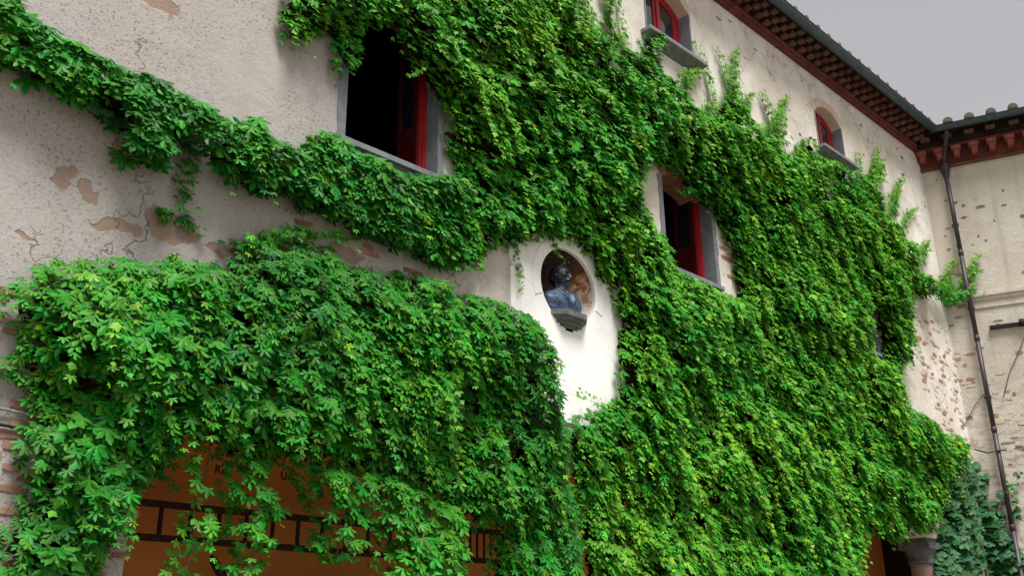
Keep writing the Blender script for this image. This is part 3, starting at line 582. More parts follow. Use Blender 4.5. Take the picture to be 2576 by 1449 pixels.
# ---------------------------------------------------------------- gutters, downspout
def gutter(par, x0, x1, T, y=-.575, z=12.87, r=.102, cuts=()):
    b = MB(); n = 12; prof = [(y+rr*math.cos(t), z+rr*math.sin(t)) for rr in (r, r-.012) for t in [math.pi+math.pi*k/n for k in range(n+1)]]
    loop = prof[:n+1]+list(reversed(prof[n+1:])); m = len(loop)
    vs = [T(x0[0] if isinstance(x0, tuple) else x0, a, c) for a, c in loop]+[T(x1[0] if isinstance(x1, tuple) else x1, a, c) for a, c in loop]
    b.add(vs, [(k, (k+1) % m, m+(k+1) % m, m+k) for k in range(m)]); b.build('channel', 'copper', par, True)
    e = MB(); e.tube([T(x0, y-r, z+.004), T(x1, y-r, z+.004)], .012, 8); e.build('bead', 'copper', par, True)
    for cx in cuts:
        c = MB(); vs = []; fs = []
        for xx in (cx-.025, cx+.025):
            for t in [math.pi+math.pi*k/n for k in range(n+1)]:
                vs.append(T(xx, y+(r+.006)*math.cos(t), z+(r+.006)*math.sin(t)))
        fs = [(k, k+1, n+2+k, n+1+k) for k in range(n)]; c.add(vs, fs)
        c.build('joint_band', 'copper', par, True)
I = lambda x, y, z: Vector((x, y, z))
g1 = empty('gutter', (9, -.56, 12.86), 'long weathered dark copper gutter running along the eave of the creeper-covered wing', 'gutter')
gutter(g1, -4, 20.92, I, cuts=[8.2, 10.3, 12.4, 14.6, 16.0, 17.9, 19.4, 20.4])
g2 = empty('gutter', tuple(WT(1, .56, 12.86)), 'short dark gutter at top right along the eave of the side wing, above the downspout', 'gutter')
gutter(g2, .37, 9, WTy, cuts=[1.5, 3.4, 5.3])
dp = empty('downspout', tuple(WT(.5, .12, 0)), 'tall dark metal downspout with funnel head running down the side wing wall', 'downspout')
b = MB(); b.tube([WT(.66, .56, 12.80), WT(.66, .54, 12.70), WT(.62, .42, 12.56), WT(.56, .28, 12.40), WT(.52, .16, 12.22), WT(.5, .13, 12.0)], .05, 12); b.build('swan_neck', 'pipe', dp, True)
b = MB(); b.lathe([(.055, .22), (.12, .2), (.125, .17), (.06, -.12), (.05, -.16)], tuple(WT(.5, .13, 11.9)), 16); b.build('funnel_head', 'pipe', dp, True)
for z0, z1 in ((9.9, 11.8), (7.9, 9.9), (5.9, 7.9), (3.9, 5.9), (.05, 3.9)):
    b = MB(); b.tube([WT(.5, .13, z1), WT(.5, .13, z0)], .05, 14); b.build('pipe_section', 'pipe', dp, True)
    b = MB(); b.lathe([(.05, .06), (.058, .055), (.06, 0), (.058, -.055), (.05, -.06)], tuple(WT(.5, .13, z0)), 16); b.build('collar', 'pipe', dp, True)
    b = MB(); b.box(.43, .57, -.07, 0, z0+.7, z0+.74, WTy); b.build('wall_bracket', 'iron', dp)

# iron arm, cables
ar = empty('iron_bracket', tuple(WT(.8, 0, 8.12)), 'black iron bar lying against the side wing wall at right, above a green damp stain', 'iron bar')
b = MB(); b.box(.79, 2.6, -.09, -.01, 8.08, 8.16, WTy); b.build('bar', 'iron', ar, bevel=.006)
b = MB(); b.lathe([(.0, .09), (.05, .08), (.06, 0), (.05, -.08), (0, -.09)], tuple(WT(1.42, .1, 8.13)), 12); b.build('clamp', 'iron', ar, True)
def wire(name, pts, r, mat, label, cat): 
    b = MB(); b.tube(pts, r, 6); return tag(b.build(name, mat, None, True), label, cat)
wire('cable', [WT(.66, .12, 5.46), WT(.5, .2, 5.45), Vector((21.2, -.35, 5.42)), Vector((20.4, -.4, 5.38))], .014, 'cable', 'short black cable stretched from the creeper across the downspout', 'cable')
wire('conduit', [(-1, -.03, 3.36), (1.5, -.03, 3.36), (2.3, -.035, 3.35), (2.95, -.03, 3.32), (3.3, -.03, 3.3)], .012, 'conduit', 'thin pale grey pipe along the brick wall at lower left, above the black wire', 'pipe')
wire('wall_wire', [(-1, -.03, 3.25), (1.5, -.03, 3.24), (2.3, -.03, 3.235), (2.8, -.03, 3.21), (3.2, -.03, 3.22)], .012, 'cable', 'thin black wire along the brick wall at lower left, under the grey pipe', 'wire')

# ---------------------------------------------------------------- loggia contents
def ladder(name, x0, x1, zb, zt, y, step, label, cat, skew=.0, r=.028):
    e = empty(name, ((x0+x1)/2, y, zb), label, cat)
    for z in (zb, zt):
        b = MB(); b.box(x0, x1, y-.03, y+.03, z-.035, z+.035); b.build('rail', 'dark_wood', e, bevel=.006)
    x = x0+.12
    while x < x1-.05:
        b = MB(); b.tube([(x, y, zb+.034), (x+skew, y, zt-.034)], r, 6); b.build('rung', 'dark_wood', e); x += step
    return e
ladder('wooden_ladder', 4.3, 8.7, 2.80, 3.15, 2.4, .34, 'dark wooden ladder hung lengthwise in front of the orange loggia wall', 'ladder')
ladder('wooden_rack', 8.95, 10.3, 2.82, 3.22, 2.4, .13, 'dark wooden rack with close upright bars, half hidden behind hanging creeper at bottom centre', 'rack', r=.018)
br = empty('wooden_brace', (5.6, 2.5, 2.2), 'dark timber beam with a slanting strut below the ladder on the orange wall', 'timber beam')
b = MB(); b.box(5.62, 9.6, 2.42, 2.52, 2.30, 2.40); b.build('beam', 'dark_wood', br)
b = MB(); b.tube([(5.42, 2.47, 2.66), (5.46, 2.47, 2.60), (5.72, 2.47, 2.28)], [.03, .05, .06], 8); b.build('strut', 'dark_wood', br)
for xx in (7.2, 9.4):
    b = MB(); b.box(xx-.06, xx+.06, 2.42, 2.54, 0, 2.3); b.build('post', 'dark_wood', br)
def text(s_, x, z, size):
    c = bpy.data.curves.new('t', 'FONT'); c.body = s_; c.size = size; c.extrude = .001; c.space_character = 1.1; c.offset = .0035
    o = bpy.data.objects.new('tmp', c); col.objects.link(o); dg = bpy.context.evaluated_depsgraph_get(); me = bpy.data.meshes.new_from_object(o.evaluated_get(dg)); col.objects.unlink(o)
    me.transform(Matrix.Translation((x, 2.996, z)) @ Matrix.Rotation(math.pi/2, 4, 'X')); me.materials.clear(); lk = link('painted_lettering', me, 'ink', back); return lk
text('RE', 5.64, 3.665, .135); text('UA', 6.54, 3.69, .135)

# ---------------------------------------------------------------- bronze bust
bust = None
def make_bust():
    bm = bmesh.new()
    def gb(x, y, z, c, r):                               # soft bump
        return math.exp(-(((x-c[0])/r[0])**2+((y-c[1])/r[1])**2+((z-c[2])/r[2])**2))
    def shell(rows, close=True):
        vr = [[bm.verts.new(p) for p in row] for row in rows]; n = len(rows[0])
        for i in range(len(rows)-1):
            for k in range(n): bm.faces.new((vr[i][k], vr[i][(k+1) % n], vr[i+1][(k+1) % n], vr[i+1][k]))
        bm.faces.new(list(reversed(vr[0]))); bm.faces.new(vr[-1])
    # torso: stacked cross-sections with coat, lapels and sleeves worked in
    prof = [(-.03, .235, .12), (.0, .25, .13), (.06, .275, .145), (.12, .295, .15), (.18, .30, .147), (.22, .292, .138), (.255, .265, .124), (.28, .225, .112), (.30, .175, .10), (.318, .125, .09), (.335, .098, .082), (.36, .085, .078), (.42, .08, .08), (.47, .085, .09)]
    rows = []; NZ = 90; NK = 150
    for i in range(NZ+1):
        z = -.03+.5*i/NZ; j = max(k for k in range(len(prof)-1) if prof[k][0] <= z+1e-9); u = min(1, (z-prof[j][0])/(prof[j+1][0]-prof[j][0])); u = u*u*(3-2*u)*.5+u*.5
        hw = prof[j][1]+(prof[j+1][1]-prof[j][1])*u; hd = prof[j][2]+(prof[j+1][2]-prof[j][2])*u; row = []
        for k in range(NK):
            t = 2*math.pi*k/NK; c, s_ = math.cos(t), math.sin(t); e = .8 if z < .3 else 1
            x = hw*math.copysign(abs(c)**e, c); y = hd*math.copysign(abs(s_)**e, s_); d = 0
            fr = max(0, -s_)
            if fr > 0:
                ax = abs(x)
                vneck = (z-.13)*.42                     # opening of the coat
                if z > .13: d += -.012 if ax < vneck-.012 else .008*math.exp(-((ax-vneck-.02)/.03)**2)
                lap = .035+(z-.13)*.62
                if .10 < z < .30 and ax > vneck: d += .018/(1+math.exp((ax-lap)/.003))
                d += -.008*math.exp(-(x/.006)**2)*(z < .13)+.010*math.exp(-(ax/.05)**2)*(z > .16)
                for bz in (.03, .09): d += .009*gb(x, 0, z, (.022, 0, bz), (.011, 1, .011))
                d += .018*math.exp(-((ax-.10)/.08)**2-((z-.15)/.07)**2)
                d += -.016*math.exp(-((ax-.195-.2*z+.03)/.012)**2)*max(0, min(1, (.22-z)/.08))   # sleeve seam
                d += .004*math.sin(38*z+22*x)*math.exp(-((ax-.16)/.06)**2)+.004*math.sin(60*z-30*ax)*(ax > .21)
                d *= min(1, fr*2.5)
            if z > .295 and z < .36: d += .024*math.exp(-((z-.328-.02*max(0, s_))/.014)**2)*(1 if not (fr > 0 and abs(x) < .03) else 0)   # coat collar
            L = math.hypot(x, y)+1e-6; row.append(Vector((x+x/L*d, .03+y+y/L*d, z)))
        rows.append(row)
    shell(rows)
    # head: one surface with worked features (x side, -y front)
    hr = Matrix.Translation((0, .015, .535)) @ Matrix.Scale(1.05, 4) @ Matrix.Rotation(R(16), 4, 'Z') @ Matrix.Rotation(R(-2), 4, 'X'); rows = []; NA, NB = 110, 150
    for i in range(1, NA):
        th = math.pi*i/NA; row = []
        for k in range(NB):
            ph = 2*math.pi*k/NB; nx, ny, nz = math.sin(th)*math.sin(ph), -math.sin(th)*math.cos(ph), math.cos(th)
            r = 1/math.sqrt((nx/.098)**2+(ny/(.128 if ny > 0 else .112))**2+(nz/(.135 if nz > 0 else .165))**2)
            x, y, z = nx*r, ny*r, nz*r; ax = abs(x); f = 1 if ny < 0 else 0
            if z < -.02: q = min(1, (-z-.02)/.12); x *= 1-.22*q                        # narrower jaw
            if z < -.05 and y > 0: y *= 1-.55*min(1, (-z-.05)/.1)
            d = 0
            if f:
                d += .016*gb(ax, 0, z, (.028, 0, .028), (.028, 1, .011))                # brow
                d -= .022*gb(ax, 0, z, (.034, 0, .003), (.019, 1, .013))                # eye sockets
                d += .010*gb(ax, 0, z, (.034, 0, .001), (.010, 1, .008))                # eyeballs
                d += .030*math.exp(-(x/.011)**2)*max(0, min(1, (.022-z)/.06))*(z > -.046)*(1 if z > -.042 else .7)
                d += .012*gb(ax, 0, z, (.011, 0, -.038), (.009, 1, .009))               # nostrils
                d += .010*gb(ax, 0, z, (.058, 0, -.018), (.02, 1, .02))-.007*gb(ax, 0, z, (.060, 0, -.06), (.02, 1, .03))
                mz = -.062-.35*ax*ax/.05-.1*ax
                d += .030*math.exp(-((z-mz)/.013)**2)*math.exp(-(ax/.05)**4)*(.75+.25*math.sin(ax*700))   # moustache
                d -= .006*gb(ax, 0, z, (0, 0, -.081), (.03, 1, .004)); d += .006*gb(ax, 0, z, (0, 0, -.088), (.022, 1, .006))
                d += .026*gb(ax, 0, z, (0, 0, -.135), (.030, 1, .035))*(.85+.15*math.sin(x*500+z*80))     # goatee
                d += .004*math.sin(z*420)*math.exp(-(ax/.05)**2)*(z > .055)*.5          # lined forehead
            hair = (y > -.035 and z > -.06 and ax > .05) or (y > .02 and z > -.09) or z > .105+.3*max(0, -y)
            if hair: d += .012+.004*math.sin(z*160+y*130+2*math.sin(y*60))+.003*math.sin(y*260-z*90)
            L = math.sqrt(x*x+y*y+z*z); row.append(hr @ Vector((x+x/L*d, y+y/L*d, z+z/L*d)))
        rows.append(row)
    shell(rows)
    def el(c, r, rot=(0, 0, 0)):
        mt = hr @ Matrix.Translation(c) @ Matrix.Rotation(rot[2], 4, 'Z') @ Matrix.Rotation(rot[0], 4, 'X') @ Matrix.Diagonal((*r, 1)); bmesh.ops.create_uvsphere(bm, u_segments=16, v_segments=10, radius=1, matrix=mt)
    for s_ in (-1, 1):
        el((s_*.105, -.004, -.005), (.010, .022, .036), (.15, 0, s_*-.35)); el((s_*.102, -.012, -.042), (.009, .012, .014)); el((s_*.09, .03, .04), (.024, .05, .055)); el((s_*.088, .055, -.02), (.024, .04, .04))
    bmesh.ops.recalc_face_normals(bm, faces=bm.faces)
    me = bpy.data.meshes.new('bronze_bust'); bm.to_mesh(me); bm.free()
    o = bpy.data.objects.new('bronze_bust', me); col.objects.link(o)
    md = o.modifiers.new('r', 'REMESH'); md.mode = 'VOXEL'; md.voxel_size = .0045
    dg = bpy.context.evaluated_depsgraph_get(); m2 = bpy.data.meshes.new_from_object(o.evaluated_get(dg)); o.modifiers.clear(); o.data = m2
    b2 = bmesh.new(); b2.from_mesh(m2); bmesh.ops.bisect_plane(b2, geom=b2.verts[:]+b2.edges[:]+b2.faces[:], plane_co=(0, 0, 0), plane_no=(0, 0, -1), clear_outer=True)
    b2.to_mesh(m2); b2.free(); m2.materials.append(M['bronze'])
    for p in m2.polygons: p.use_smooth = True
    o.location = (8.63, .06, 5.586); return o
bust = tag(make_bust(), 'dark bronze bust of a moustached man in a coat, in the round niche', 'bust')
bust.scale = (1.12, 1.1, 1.0)

# ---------------------------------------------------------------- leaves
def leaf5(fine=False, s=1.0):
    """five leaflets, x right, -y along the leaf, z normal; unit span about 1"""
    V = []; F = []
    for ang, ln in ((-100, .62), (-48, .86), (0, 1.0), (48, .86), (100, .62)):
        a = R(ang); ca, sa = math.cos(a), math.sin(a); wd = .195*ln
        prof = [(0, 0), (.32, .62), (.6, 1.0), (.78, .7)] if not fine else [(0, 0), (.22, .45), (.42, .86), (.5, .8), (.62, 1.02), (.7, .8), (.8, .74), (.84, .5)]
        n0 = len(V); L = []; Rr = []
        def put(t, w):
            x, y = w*wd, -t*ln; zz = -.16*t*t*ln-.42*abs(w)*wd
            V.append((x*ca-y*sa*-1*-1 if False else x*ca+(-y)*sa*-1*-1, 0, 0)); V[-1] = (x*ca+t*ln*sa, -(t*ln*ca)+x*sa, zz-.02*abs(ang)/100); return len(V)-1
        m0 = put(0, 0); mid = [put(t, 0) for t in (.35, .72)]; tip = put(1, 0)
        l = [put(t, -w) for t, w in prof[1:]]; r = [put(t, w) for t, w in prof[1:]]
        for side, sg in ((l, 1), (r, -1)):
            ch = [m0]+side+[tip]
            for i in range(len(ch)-1):
                t = ([0]+[p[0] for p in prof[1:]]+[1])[i]
                c = mid[0] if t < .5 else mid[1]
                q = (c, ch[i], ch[i+1]) if sg > 0 else (c, ch[i+1], ch[i])
                if c not in (ch[i], ch[i+1]): F.append(q)
            q = None
        # join the two midrib fans
        for side, sg in ((l, 1), (r, -1)):
            ts = [p[0] for p in prof[1:]]; k = next(i for i, t in enumerate(ts) if t >= .5)
            F.append((mid[0], side[k], mid[1]) if sg > 0 else (mid[0], mid[1], side[k]))
    return np.array(V, float), F
def lobed(teeth=True):
    V = [(0, -.38, .05)]; out = [(0, 0), (.22, .12), (.42, .10), (.40, -.12), (.62, -.18), (.66, -.40), (.44, -.48), (.50, -.66), (.30, -.74), (.16, -.82), (0, -1.02)]
    o2 = out+[(-x, y) for x, y in reversed(out[1:-1])]
    V += [(x, y, -.30*(x*x+(y+.4)**2)) for x, y in o2]; n = len(o2)
    return np.array(V, float), [(0, 1+(i+1) % n, 1+i) for i in range(n)]
def tri3():
    V = [(0, -.35, .04)]; out = [(0, 0), (.2, .06), (.34, -.12), (.56, -.34), (.33, -.46), (.22, -.66), (0, -1.0)]
    o2 = out+[(-x, y) for x, y in reversed(out[1:-1])]; V += [(x, y, -.45*(x*x)-.12*(y*y)) for x, y in o2]; n = len(o2)
    return np.array(V, float), [(0, 1+(i+1) % n, 1+i) for i in range(n)]
def leaf5c():
    V = []; F = []
    for ang, ln in ((-104, .6), (-52, .86), (0, 1.0), (52, .86), (104, .6)):
        a = R(ang); ca, sa = math.cos(a), math.sin(a); n = len(V)
        for t, w in ((0, 0), (.34, -.125), (.66, -.175), (1, 0), (.66, .175), (.34, .125), (.5, 0)):
            x = w*ln; V.append((x*ca+t*ln*sa, -(t*ln*ca)+x*sa, -.16*t*t*ln-.45*abs(x)-.02*abs(ang)/100))
        F += [(n, n+6, n+1), (n+1, n+6, n+2), (n+2, n+6, n+3), (n+3, n+6, n+4), (n+4, n+6, n+5), (n+5, n+6, n)]
    return np.array(V, float), F
L5, L5F = leaf5c(), leaf5(True); LOB, TRI = lobed(), tri3()

def inside(P, poly):
    x, y = P[:, 0], P[:, 1]; c = np.zeros(len(P), bool); n = len(poly); j = n-1
    for i in range(n):
        xi, yi = poly[i]; xj, yj = poly[j]
        if yi != yj: c ^= ((yi > y) != (yj > y)) & (x < (xj-xi)*(y-yi)/(yj-yi)+xi)
        j = i
    return c
def edge_dist(P, poly):
    d = np.full(len(P), 9e9); n = len(poly)
    for i in range(n):
        a, b = np.array(poly[i]), np.array(poly[(i+1) % n]); ab = b-a; t = np.clip(((P-a)@ab)/max(ab@ab, 1e-9), 0, 1)
        d = np.minimum(d, np.hypot(*(P-(a+t[:, None]*ab)).T))
    return d
G = rng.random((4, 256, 256))
def vn(P, s, k=0):
    q = P*s; i = np.floor(q).astype(int); f = q-i; f = f*f*(3-2*f); g = G[k]; a, b = i[:, 0] % 256, i[:, 1] % 256; a1, b1 = (a+1) % 256, (b+1) % 256
    return (g[a, b]*(1-f[:, 0])+g[a1, b]*f[:, 0])*(1-f[:, 1])+(g[a, b1]*(1-f[:, 0])+g[a1, b1]*f[:, 0])*f[:, 1]
def fbm(P, s): return vn(P, s, 0)*.55+vn(P, s*2.1, 1)*.3+vn(P, s*4.3, 2)*.15
def norm(a): return a/np.maximum(np.linalg.norm(a, axis=1, keepdims=True), 1e-9)

class Leaves:
    """gathers leaf placements: position, axis (tip direction), normal, size, tone"""
    def __init__(s): s.p = []; s.a = []; s.n = []; s.s = []; s.t = []; s.o = []; s.dead = []
    def put(s, pos, axis, nrm, size, tone, outer):
        s.p.append(pos); s.a.append(axis); s.n.append(nrm); s.s.append(size); s.t.append(tone); s.o.append(outer)
    def arr(s): return [np.concatenate(q) for q in (s.p, s.a, s.n, s.s, s.t, s.o)]
OUT_F = np.array((0, -1., 0)); ALONG_F = np.array((1., 0, 0)); UP = np.array((0, 0, 1.))
def fill(LV, poly, holes, dens, T0, T1, size, frame=None, limey=.0, seed=0, edge=.35, shoots=14, tonebase=.35, shootlen=.34, clump=1.3, lime=None, spill=.25, shrink=.38, inner=.3, gap_shade=0, face=None):
    o, al = (OUT_F, ALONG_F) if frame is None else (np.array(nR), np.array(dR)); org = np.zeros(3) if frame is None else np.array(C0)
    A_ = np.array(poly); lo, hi = A_.min(0), A_.max(0); area = np.prod(hi-lo)
    def samp(n):
        P = lo+(hi-lo)*rng.random((int(n*area), 2)); k = inside(P, poly)
        for h in holes: k &= ~inside(P, h)
        P = P[k]; d = edge_dist(P, poly)
        for h in holes: d = np.minimum(d, edge_dist(P, h)*1.2+.01)
        return P, d
    def thick(P, d):
        c = fbm(P, clump); c2 = fbm(P*np.array((1, .8))+31, 3.1)
        c = np.clip((c-.33)/.34, 0, 1); c2 = np.clip((c2-.34)/.3, 0, 1)
        t = T0+(T1-T0)*(.6*c+.4*c2); return t*np.sqrt(np.clip(d/edge, 0.04, 1))
    def W(P, off): return org+P[:, :1]*al+off[:, None]*o+P[:, 1:]*UP
    P, d = samp(dens); n = len(P); t = thick(P, d)
    lay = rng.random(n); outer = lay > inner
    off = np.where(outer, t*(.82+.25*rng.random(n)), t*(.12+.6*rng.random(n)))+.02
    ang = rng.normal(0, .55, n); ax = al*np.sin(ang)[:, None]-UP*np.cos(ang)[:, None]+o*(.35*rng.random(n))[:, None]
    fo_ = o if face is None else np.array(face)
    nr = norm(fo_*(.75+.2*rng.random(n))[:, None]+UP*(.45+.35*rng.random(n))[:, None]+rng.normal(0, .24, (n, 3)))
    sz = size*(.6+.55*rng.random(n))*(1-shrink+shrink*np.clip(d/.3, 0, 1)); tone = tonebase+rng.normal(0, .06, n)+(fbm(P+77, .8)-.5)*.5+limey*(1-np.clip(d/.5, 0, 1))*.5-.05*(~outer)  # inner leaves slightly darker: shade put into their tone
    LV.put(W(P, off), ax, nr, sz, tone, outer.astype(float))
    if gap_shade:
        P, d = samp(gap_shade); n = len(P); t = thick(P, d); k = d > .15; P, d, t = P[k], d[k], t[k]; n = len(P)
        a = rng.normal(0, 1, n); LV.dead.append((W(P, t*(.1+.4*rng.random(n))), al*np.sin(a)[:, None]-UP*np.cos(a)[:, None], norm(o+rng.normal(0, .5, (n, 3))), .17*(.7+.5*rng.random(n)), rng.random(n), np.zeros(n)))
    # drooping shoots: leaves shrink and pale towards the tip
    P, d = samp(shoots); n = len(P); t = thick(P, d); J = 8
    ln = shootlen*(.6+.8*rng.random(n)); side = rng.normal(0, .22, n); isl = rng.random(n) < (lime if lime is not None else .09+limey*.4); ln = ln*np.where(isl, 1.5, 1)
    for j in range(J):
        u = (j+.3)/J; Q = P+np.stack((side*ln*u+rng.normal(0, .012, n), ln*(.12*math.sin(3.1*u)-.85*u*u)), 1)
        k = inside(Q, poly)
        for h in holes: k &= ~inside(Q, h)
        k |= rng.random(n) < spill
        of = t+ln*(.62*u**.8)*.62*np.clip(d/.25+.15, 0, 1)+rng.normal(0, .01, n)
        ax = al*(side*1.5+(.5 if j % 2 else -.5)*(1-u))[:, None]-UP*(.8)+o*(.25)
        nr = norm(fo_*.65+UP*(.55)+rng.normal(0, .22, (n, 3)))
        sz = size*(.95-.55*u*u-.2*isl)*(.8+.3*rng.random(n))*(.7+.3*np.clip(d/.3, 0, 1)); tn = tonebase+.02+rng.normal(0, .07, n)+np.where(isl, .26+.42*u, .14*u*u)+limey*.3+(fbm(P+77, .8)-.5)*.4
        LV.put(W(Q, of)[k], ax[k], nr[k], sz[k], tn[k], np.ones(k.sum()))
def strand(LV, pts, off, width, size, frame=None, tone=.75, tip=.95, dens=55, taper=.75):
    o, al = (OUT_F, ALONG_F) if frame is None else (np.array(nR), np.array(dR)); org = np.zeros(3) if frame is None else np.array(C0)
    p = np.array(pts, float); seg = np.hypot(*np.diff(p, axis=0).T); tot = seg.sum(); n = int(dens*tot)+3
    t = np.sort(rng.random(n)); cum = np.concatenate(([0], np.cumsum(seg)))/tot
    x = np.interp(t, cum, p[:, 0]); z = np.interp(t, cum, p[:, 1]); w = width*(1-taper*t)
    x = x+rng.normal(0, .5, n)*w; z = z+rng.normal(0, .3, n)*w; of = off*(.5+rng.random(n))
    ang = rng.normal(0, .6, n); ax = al*np.sin(ang)[:, None]-UP*np.cos(ang)[:, None]
    nr = norm(o*.9+UP*.35+rng.normal(0, .3, (n, 3)))
    LV.put(org+x[:, None]*al+of[:, None]*o+z[:, None]*UP, ax, nr, size*(1-.55*t)*(.7+.5*rng.random(n)), tone+(tip-tone)*t+rng.normal(0, .08, n), np.ones(n))

def mesh_from(arrs, kinds, name):
    pos, ax, nr, sz, tn, ot = arrs; N = len(pos)
    z = norm(nr); y = -norm(ax-(ax*z).sum(1, keepdims=True)*z); x = np.cross(y, z)
    VV = []; FF = []; CC = []; base = 0; rnd = rng.random((N, 2))
    for kd, (V, F) in enumerate(kinds[0]):
        m = kinds[1] == kd
        if not m.any(): continue
        w = (V[None, :, 0, None]*x[m][:, None]+V[None, :, 1, None]*y[m][:, None]+V[None, :, 2, None]*z[m][:, None])*sz[m][:, None, None]+pos[m][:, None]
        w = w+rng.normal(0, .035, w.shape)*sz[m][:, None, None]*(np.abs(V[None, :, 1:2])+.1)
        k = m.sum(); nv = len(V); F = np.array(F); f = F[None]+(np.arange(k)*nv)[:, None, None]+base
        VV.append(w.reshape(-1, 3)); FF.append(f.reshape(-1, 3)); base += k*nv
        c = np.stack((np.clip(tn[m], 0, 1), rnd[m, 0], rnd[m, 1], np.ones(k)), 1); CC.append(np.repeat(c, nv, axis=0))
    V = np.concatenate(VV).astype(np.float32); F = np.concatenate(FF).astype(np.int32); Cc = np.concatenate(CC).astype(np.float32)
    me = bpy.data.meshes.new(name); me.vertices.add(len(V)); me.vertices.foreach_set('co', V.ravel()); me.loops.add(F.size); me.loops.foreach_set('vertex_index', F.ravel())
    me.polygons.add(len(F)); me.polygons.foreach_set('loop_start', np.arange(0, F.size, 3, dtype=np.int32)); me.polygons.foreach_set('loop_total', np.full(len(F), 3, np.int32))
    me.update(); at = me.color_attributes.new('tone', 'FLOAT_COLOR', 'POINT'); at.data.foreach_set('color', Cc.ravel()); me.validate(); return me
VAR = {}
def variants(shape, mat, key):
    if key in VAR: return VAR[key]
    L = []
    for tone in (.15, .3, .42, .55, .7, .9):
        for q in range(2):
            V, F = shape; V = V+rng.normal(0, .02, V.shape)*(np.abs(V[:, 1:2])+.1)
            me = bpy.data.meshes.new('leaf'); me.from_pydata([tuple(v) for v in V], [], F)
            at = me.color_attributes.new('tone', 'FLOAT_COLOR', 'POINT'); c = np.tile((tone, rng.random(), rng.random(), 1), (len(V), 1)); at.data.foreach_set('color', c.astype(np.float32).ravel())
            me.materials.append(M[mat]); L.append((tone, me))
    VAR[key] = L; return L
NLEAF = 0
def creeper(LV, root, shapes, mat, fineshape, key, nobj=290, pick3=.3):
    global NLEAF
    arrs = LV.arr(); pos, ax, nr, sz, tn, ot = arrs; N = len(pos)
    rel = pos-np.array(CAM); dz = rel@np.array(cf); sx = rel@np.array(cr)/dz*2450; sy = rel@np.array(cu)/dz*2450
    vis = (dz > 0) & (abs(sx) < 1275) & (abs(sy) < 715) & (ot > .5)
    front = -pos[:, 1] if key != 'wing' else rel@np.array(cf)*0
    score = np.where(vis, sz/dz*(1+.25*rng.random(N)), 0); idx = np.argsort(-score)[:nobj]; idx = idx[score[idx] > 0]
    keep = np.ones(N, bool); keep[idx] = False
    k = [a[keep] for a in arrs]; kd = (rng.random(keep.sum()) < pick3).astype(int) if len(shapes) > 1 else np.zeros(keep.sum(), int)
    me = mesh_from(k, (shapes, kd), 'foliage'); me.materials.append(M[mat]); fo = link('foliage', me, None, root); fo['kind'] = 'stuff'
    if LV.dead:
        dd = [np.concatenate(q) for q in zip(*LV.dead)]; me = mesh_from(dd, ([TRI], np.zeros(len(dd[0]), int)), 'gap_shade_leaves'); me.materials.append(M['gap_shade']); q_ = link('gap_shade_leaves', me, None, root); q_['kind'] = 'stuff'  # added backing that hides the plaster and makes leaf gaps read as shade
    VR = variants(fineshape, mat, key)
    for i in idx:
        t = float(np.clip(tn[i], 0, 1)); c = min(VR, key=lambda q: abs(q[0]-t)+random.random()*.12)
        o = bpy.data.objects.new('leaf', c[1]); col.objects.link(o); o.parent = root
        z = Vector(nr[i]).normalized(); a = Vector(ax[i]); y = -(a-z*a.dot(z)).normalized(); x = y.cross(z)
        mm = Matrix((x, y, z)).transposed().to_4x4(); s_ = float(sz[i])*1.04
        o.matrix_local = Matrix.Translation(Vector(pos[i])+z*.015-root.location) @ mm @ Matrix.Scale(s_, 4)
    NLEAF += N; return fo
def stems(root, LV, n, r0=.006, mat='bark', extra=()):
    pos = LV.arr()[0]; b = MB()
    for i in rng.choice(len(pos), n):
        p = Vector(pos[i]); pts = [p]; d = Vector((random.uniform(-.4, .4), random.uniform(-.05, .15), -1))
        for j in range(4): p = p+d*random.uniform(.08, .16); d += Vector((random.uniform(-.3, .3), random.uniform(-.1, .1), 0)); pts.append(p)
        b.tube(pts, [r0, r0*.9, r0*.8, r0*.6, r0*.4], 5)
    o = b.build('stem_tangle', mat, root, True); o['kind'] = 'stuff'
    for pts, r in extra:
        q = MB(); q.tube(pts, r, 6); q.build('stem', mat, root, True)
def F3(pts, y): return [Vector((x, y, z)) for x, z in pts]
def wob(pts, a=.03):
    o = []
    for i in range(len(pts)-1):
        for k in range(4): o.append(pts[i].lerp(pts[i+1], k/4)+Vector((random.uniform(-a, a), random.uniform(-a, 0)*.4, random.uniform(-a, a))))
    return o+[pts[-1]]

# main creeper over the facade
LV = Leaves()
fill(LV, MAIN, [H_GAP, H_W2, H_U2, H_W3, H_E, H_N, H_W1], 400, .12, .5, .132, shoots=26, limey=.12, tonebase=.55, edge=.4, gap_shade=260, spill=.1)
for k, t in enumerate(TIPS):
    if k in (18, 19): strand(LV, t, .07, .10, .06, tone=.55, tip=.85, dens=70)
    elif k in (20, 21): strand(LV, t, .2, .05, .055, tone=.6, tip=.85, dens=60)
    elif k in (22,): pass
    elif k == 23: strand(LV, t, .1, .12, .08, tone=.5, tip=.8, dens=60)
    elif k in (1, 4, 5, 8, 9, 10, 12, 17): strand(LV, t, .11, .26, .10, tone=.66, tip=.95, dens=170, taper=.72)
    else: strand(LV, t, .09, .17, .085, tone=.7, tip=.95, dens=120, taper=.7)
fill(LV, RW, [], 420, .05, .2, .10, frame=1, shoots=20, limey=.2, tonebase=.5, edge=.2)
strand(LV, [(20.3, 8.95), (20.9, 8.85), (21.2, 8.85)], .25, .35, .11, tone=.5, tip=.55, dens=260, taper=.3); strand(LV, [(0, 8.88), (.3, 8.9), (.6, 9.02)], .16, .28, .10, frame=1, tone=.5, tip=.6, dens=260, taper=.4)
for t in RTIPS[:2]: strand(LV, t, .1, .2, .095, frame=1, tone=.68, tip=.95, dens=150, taper=.6)
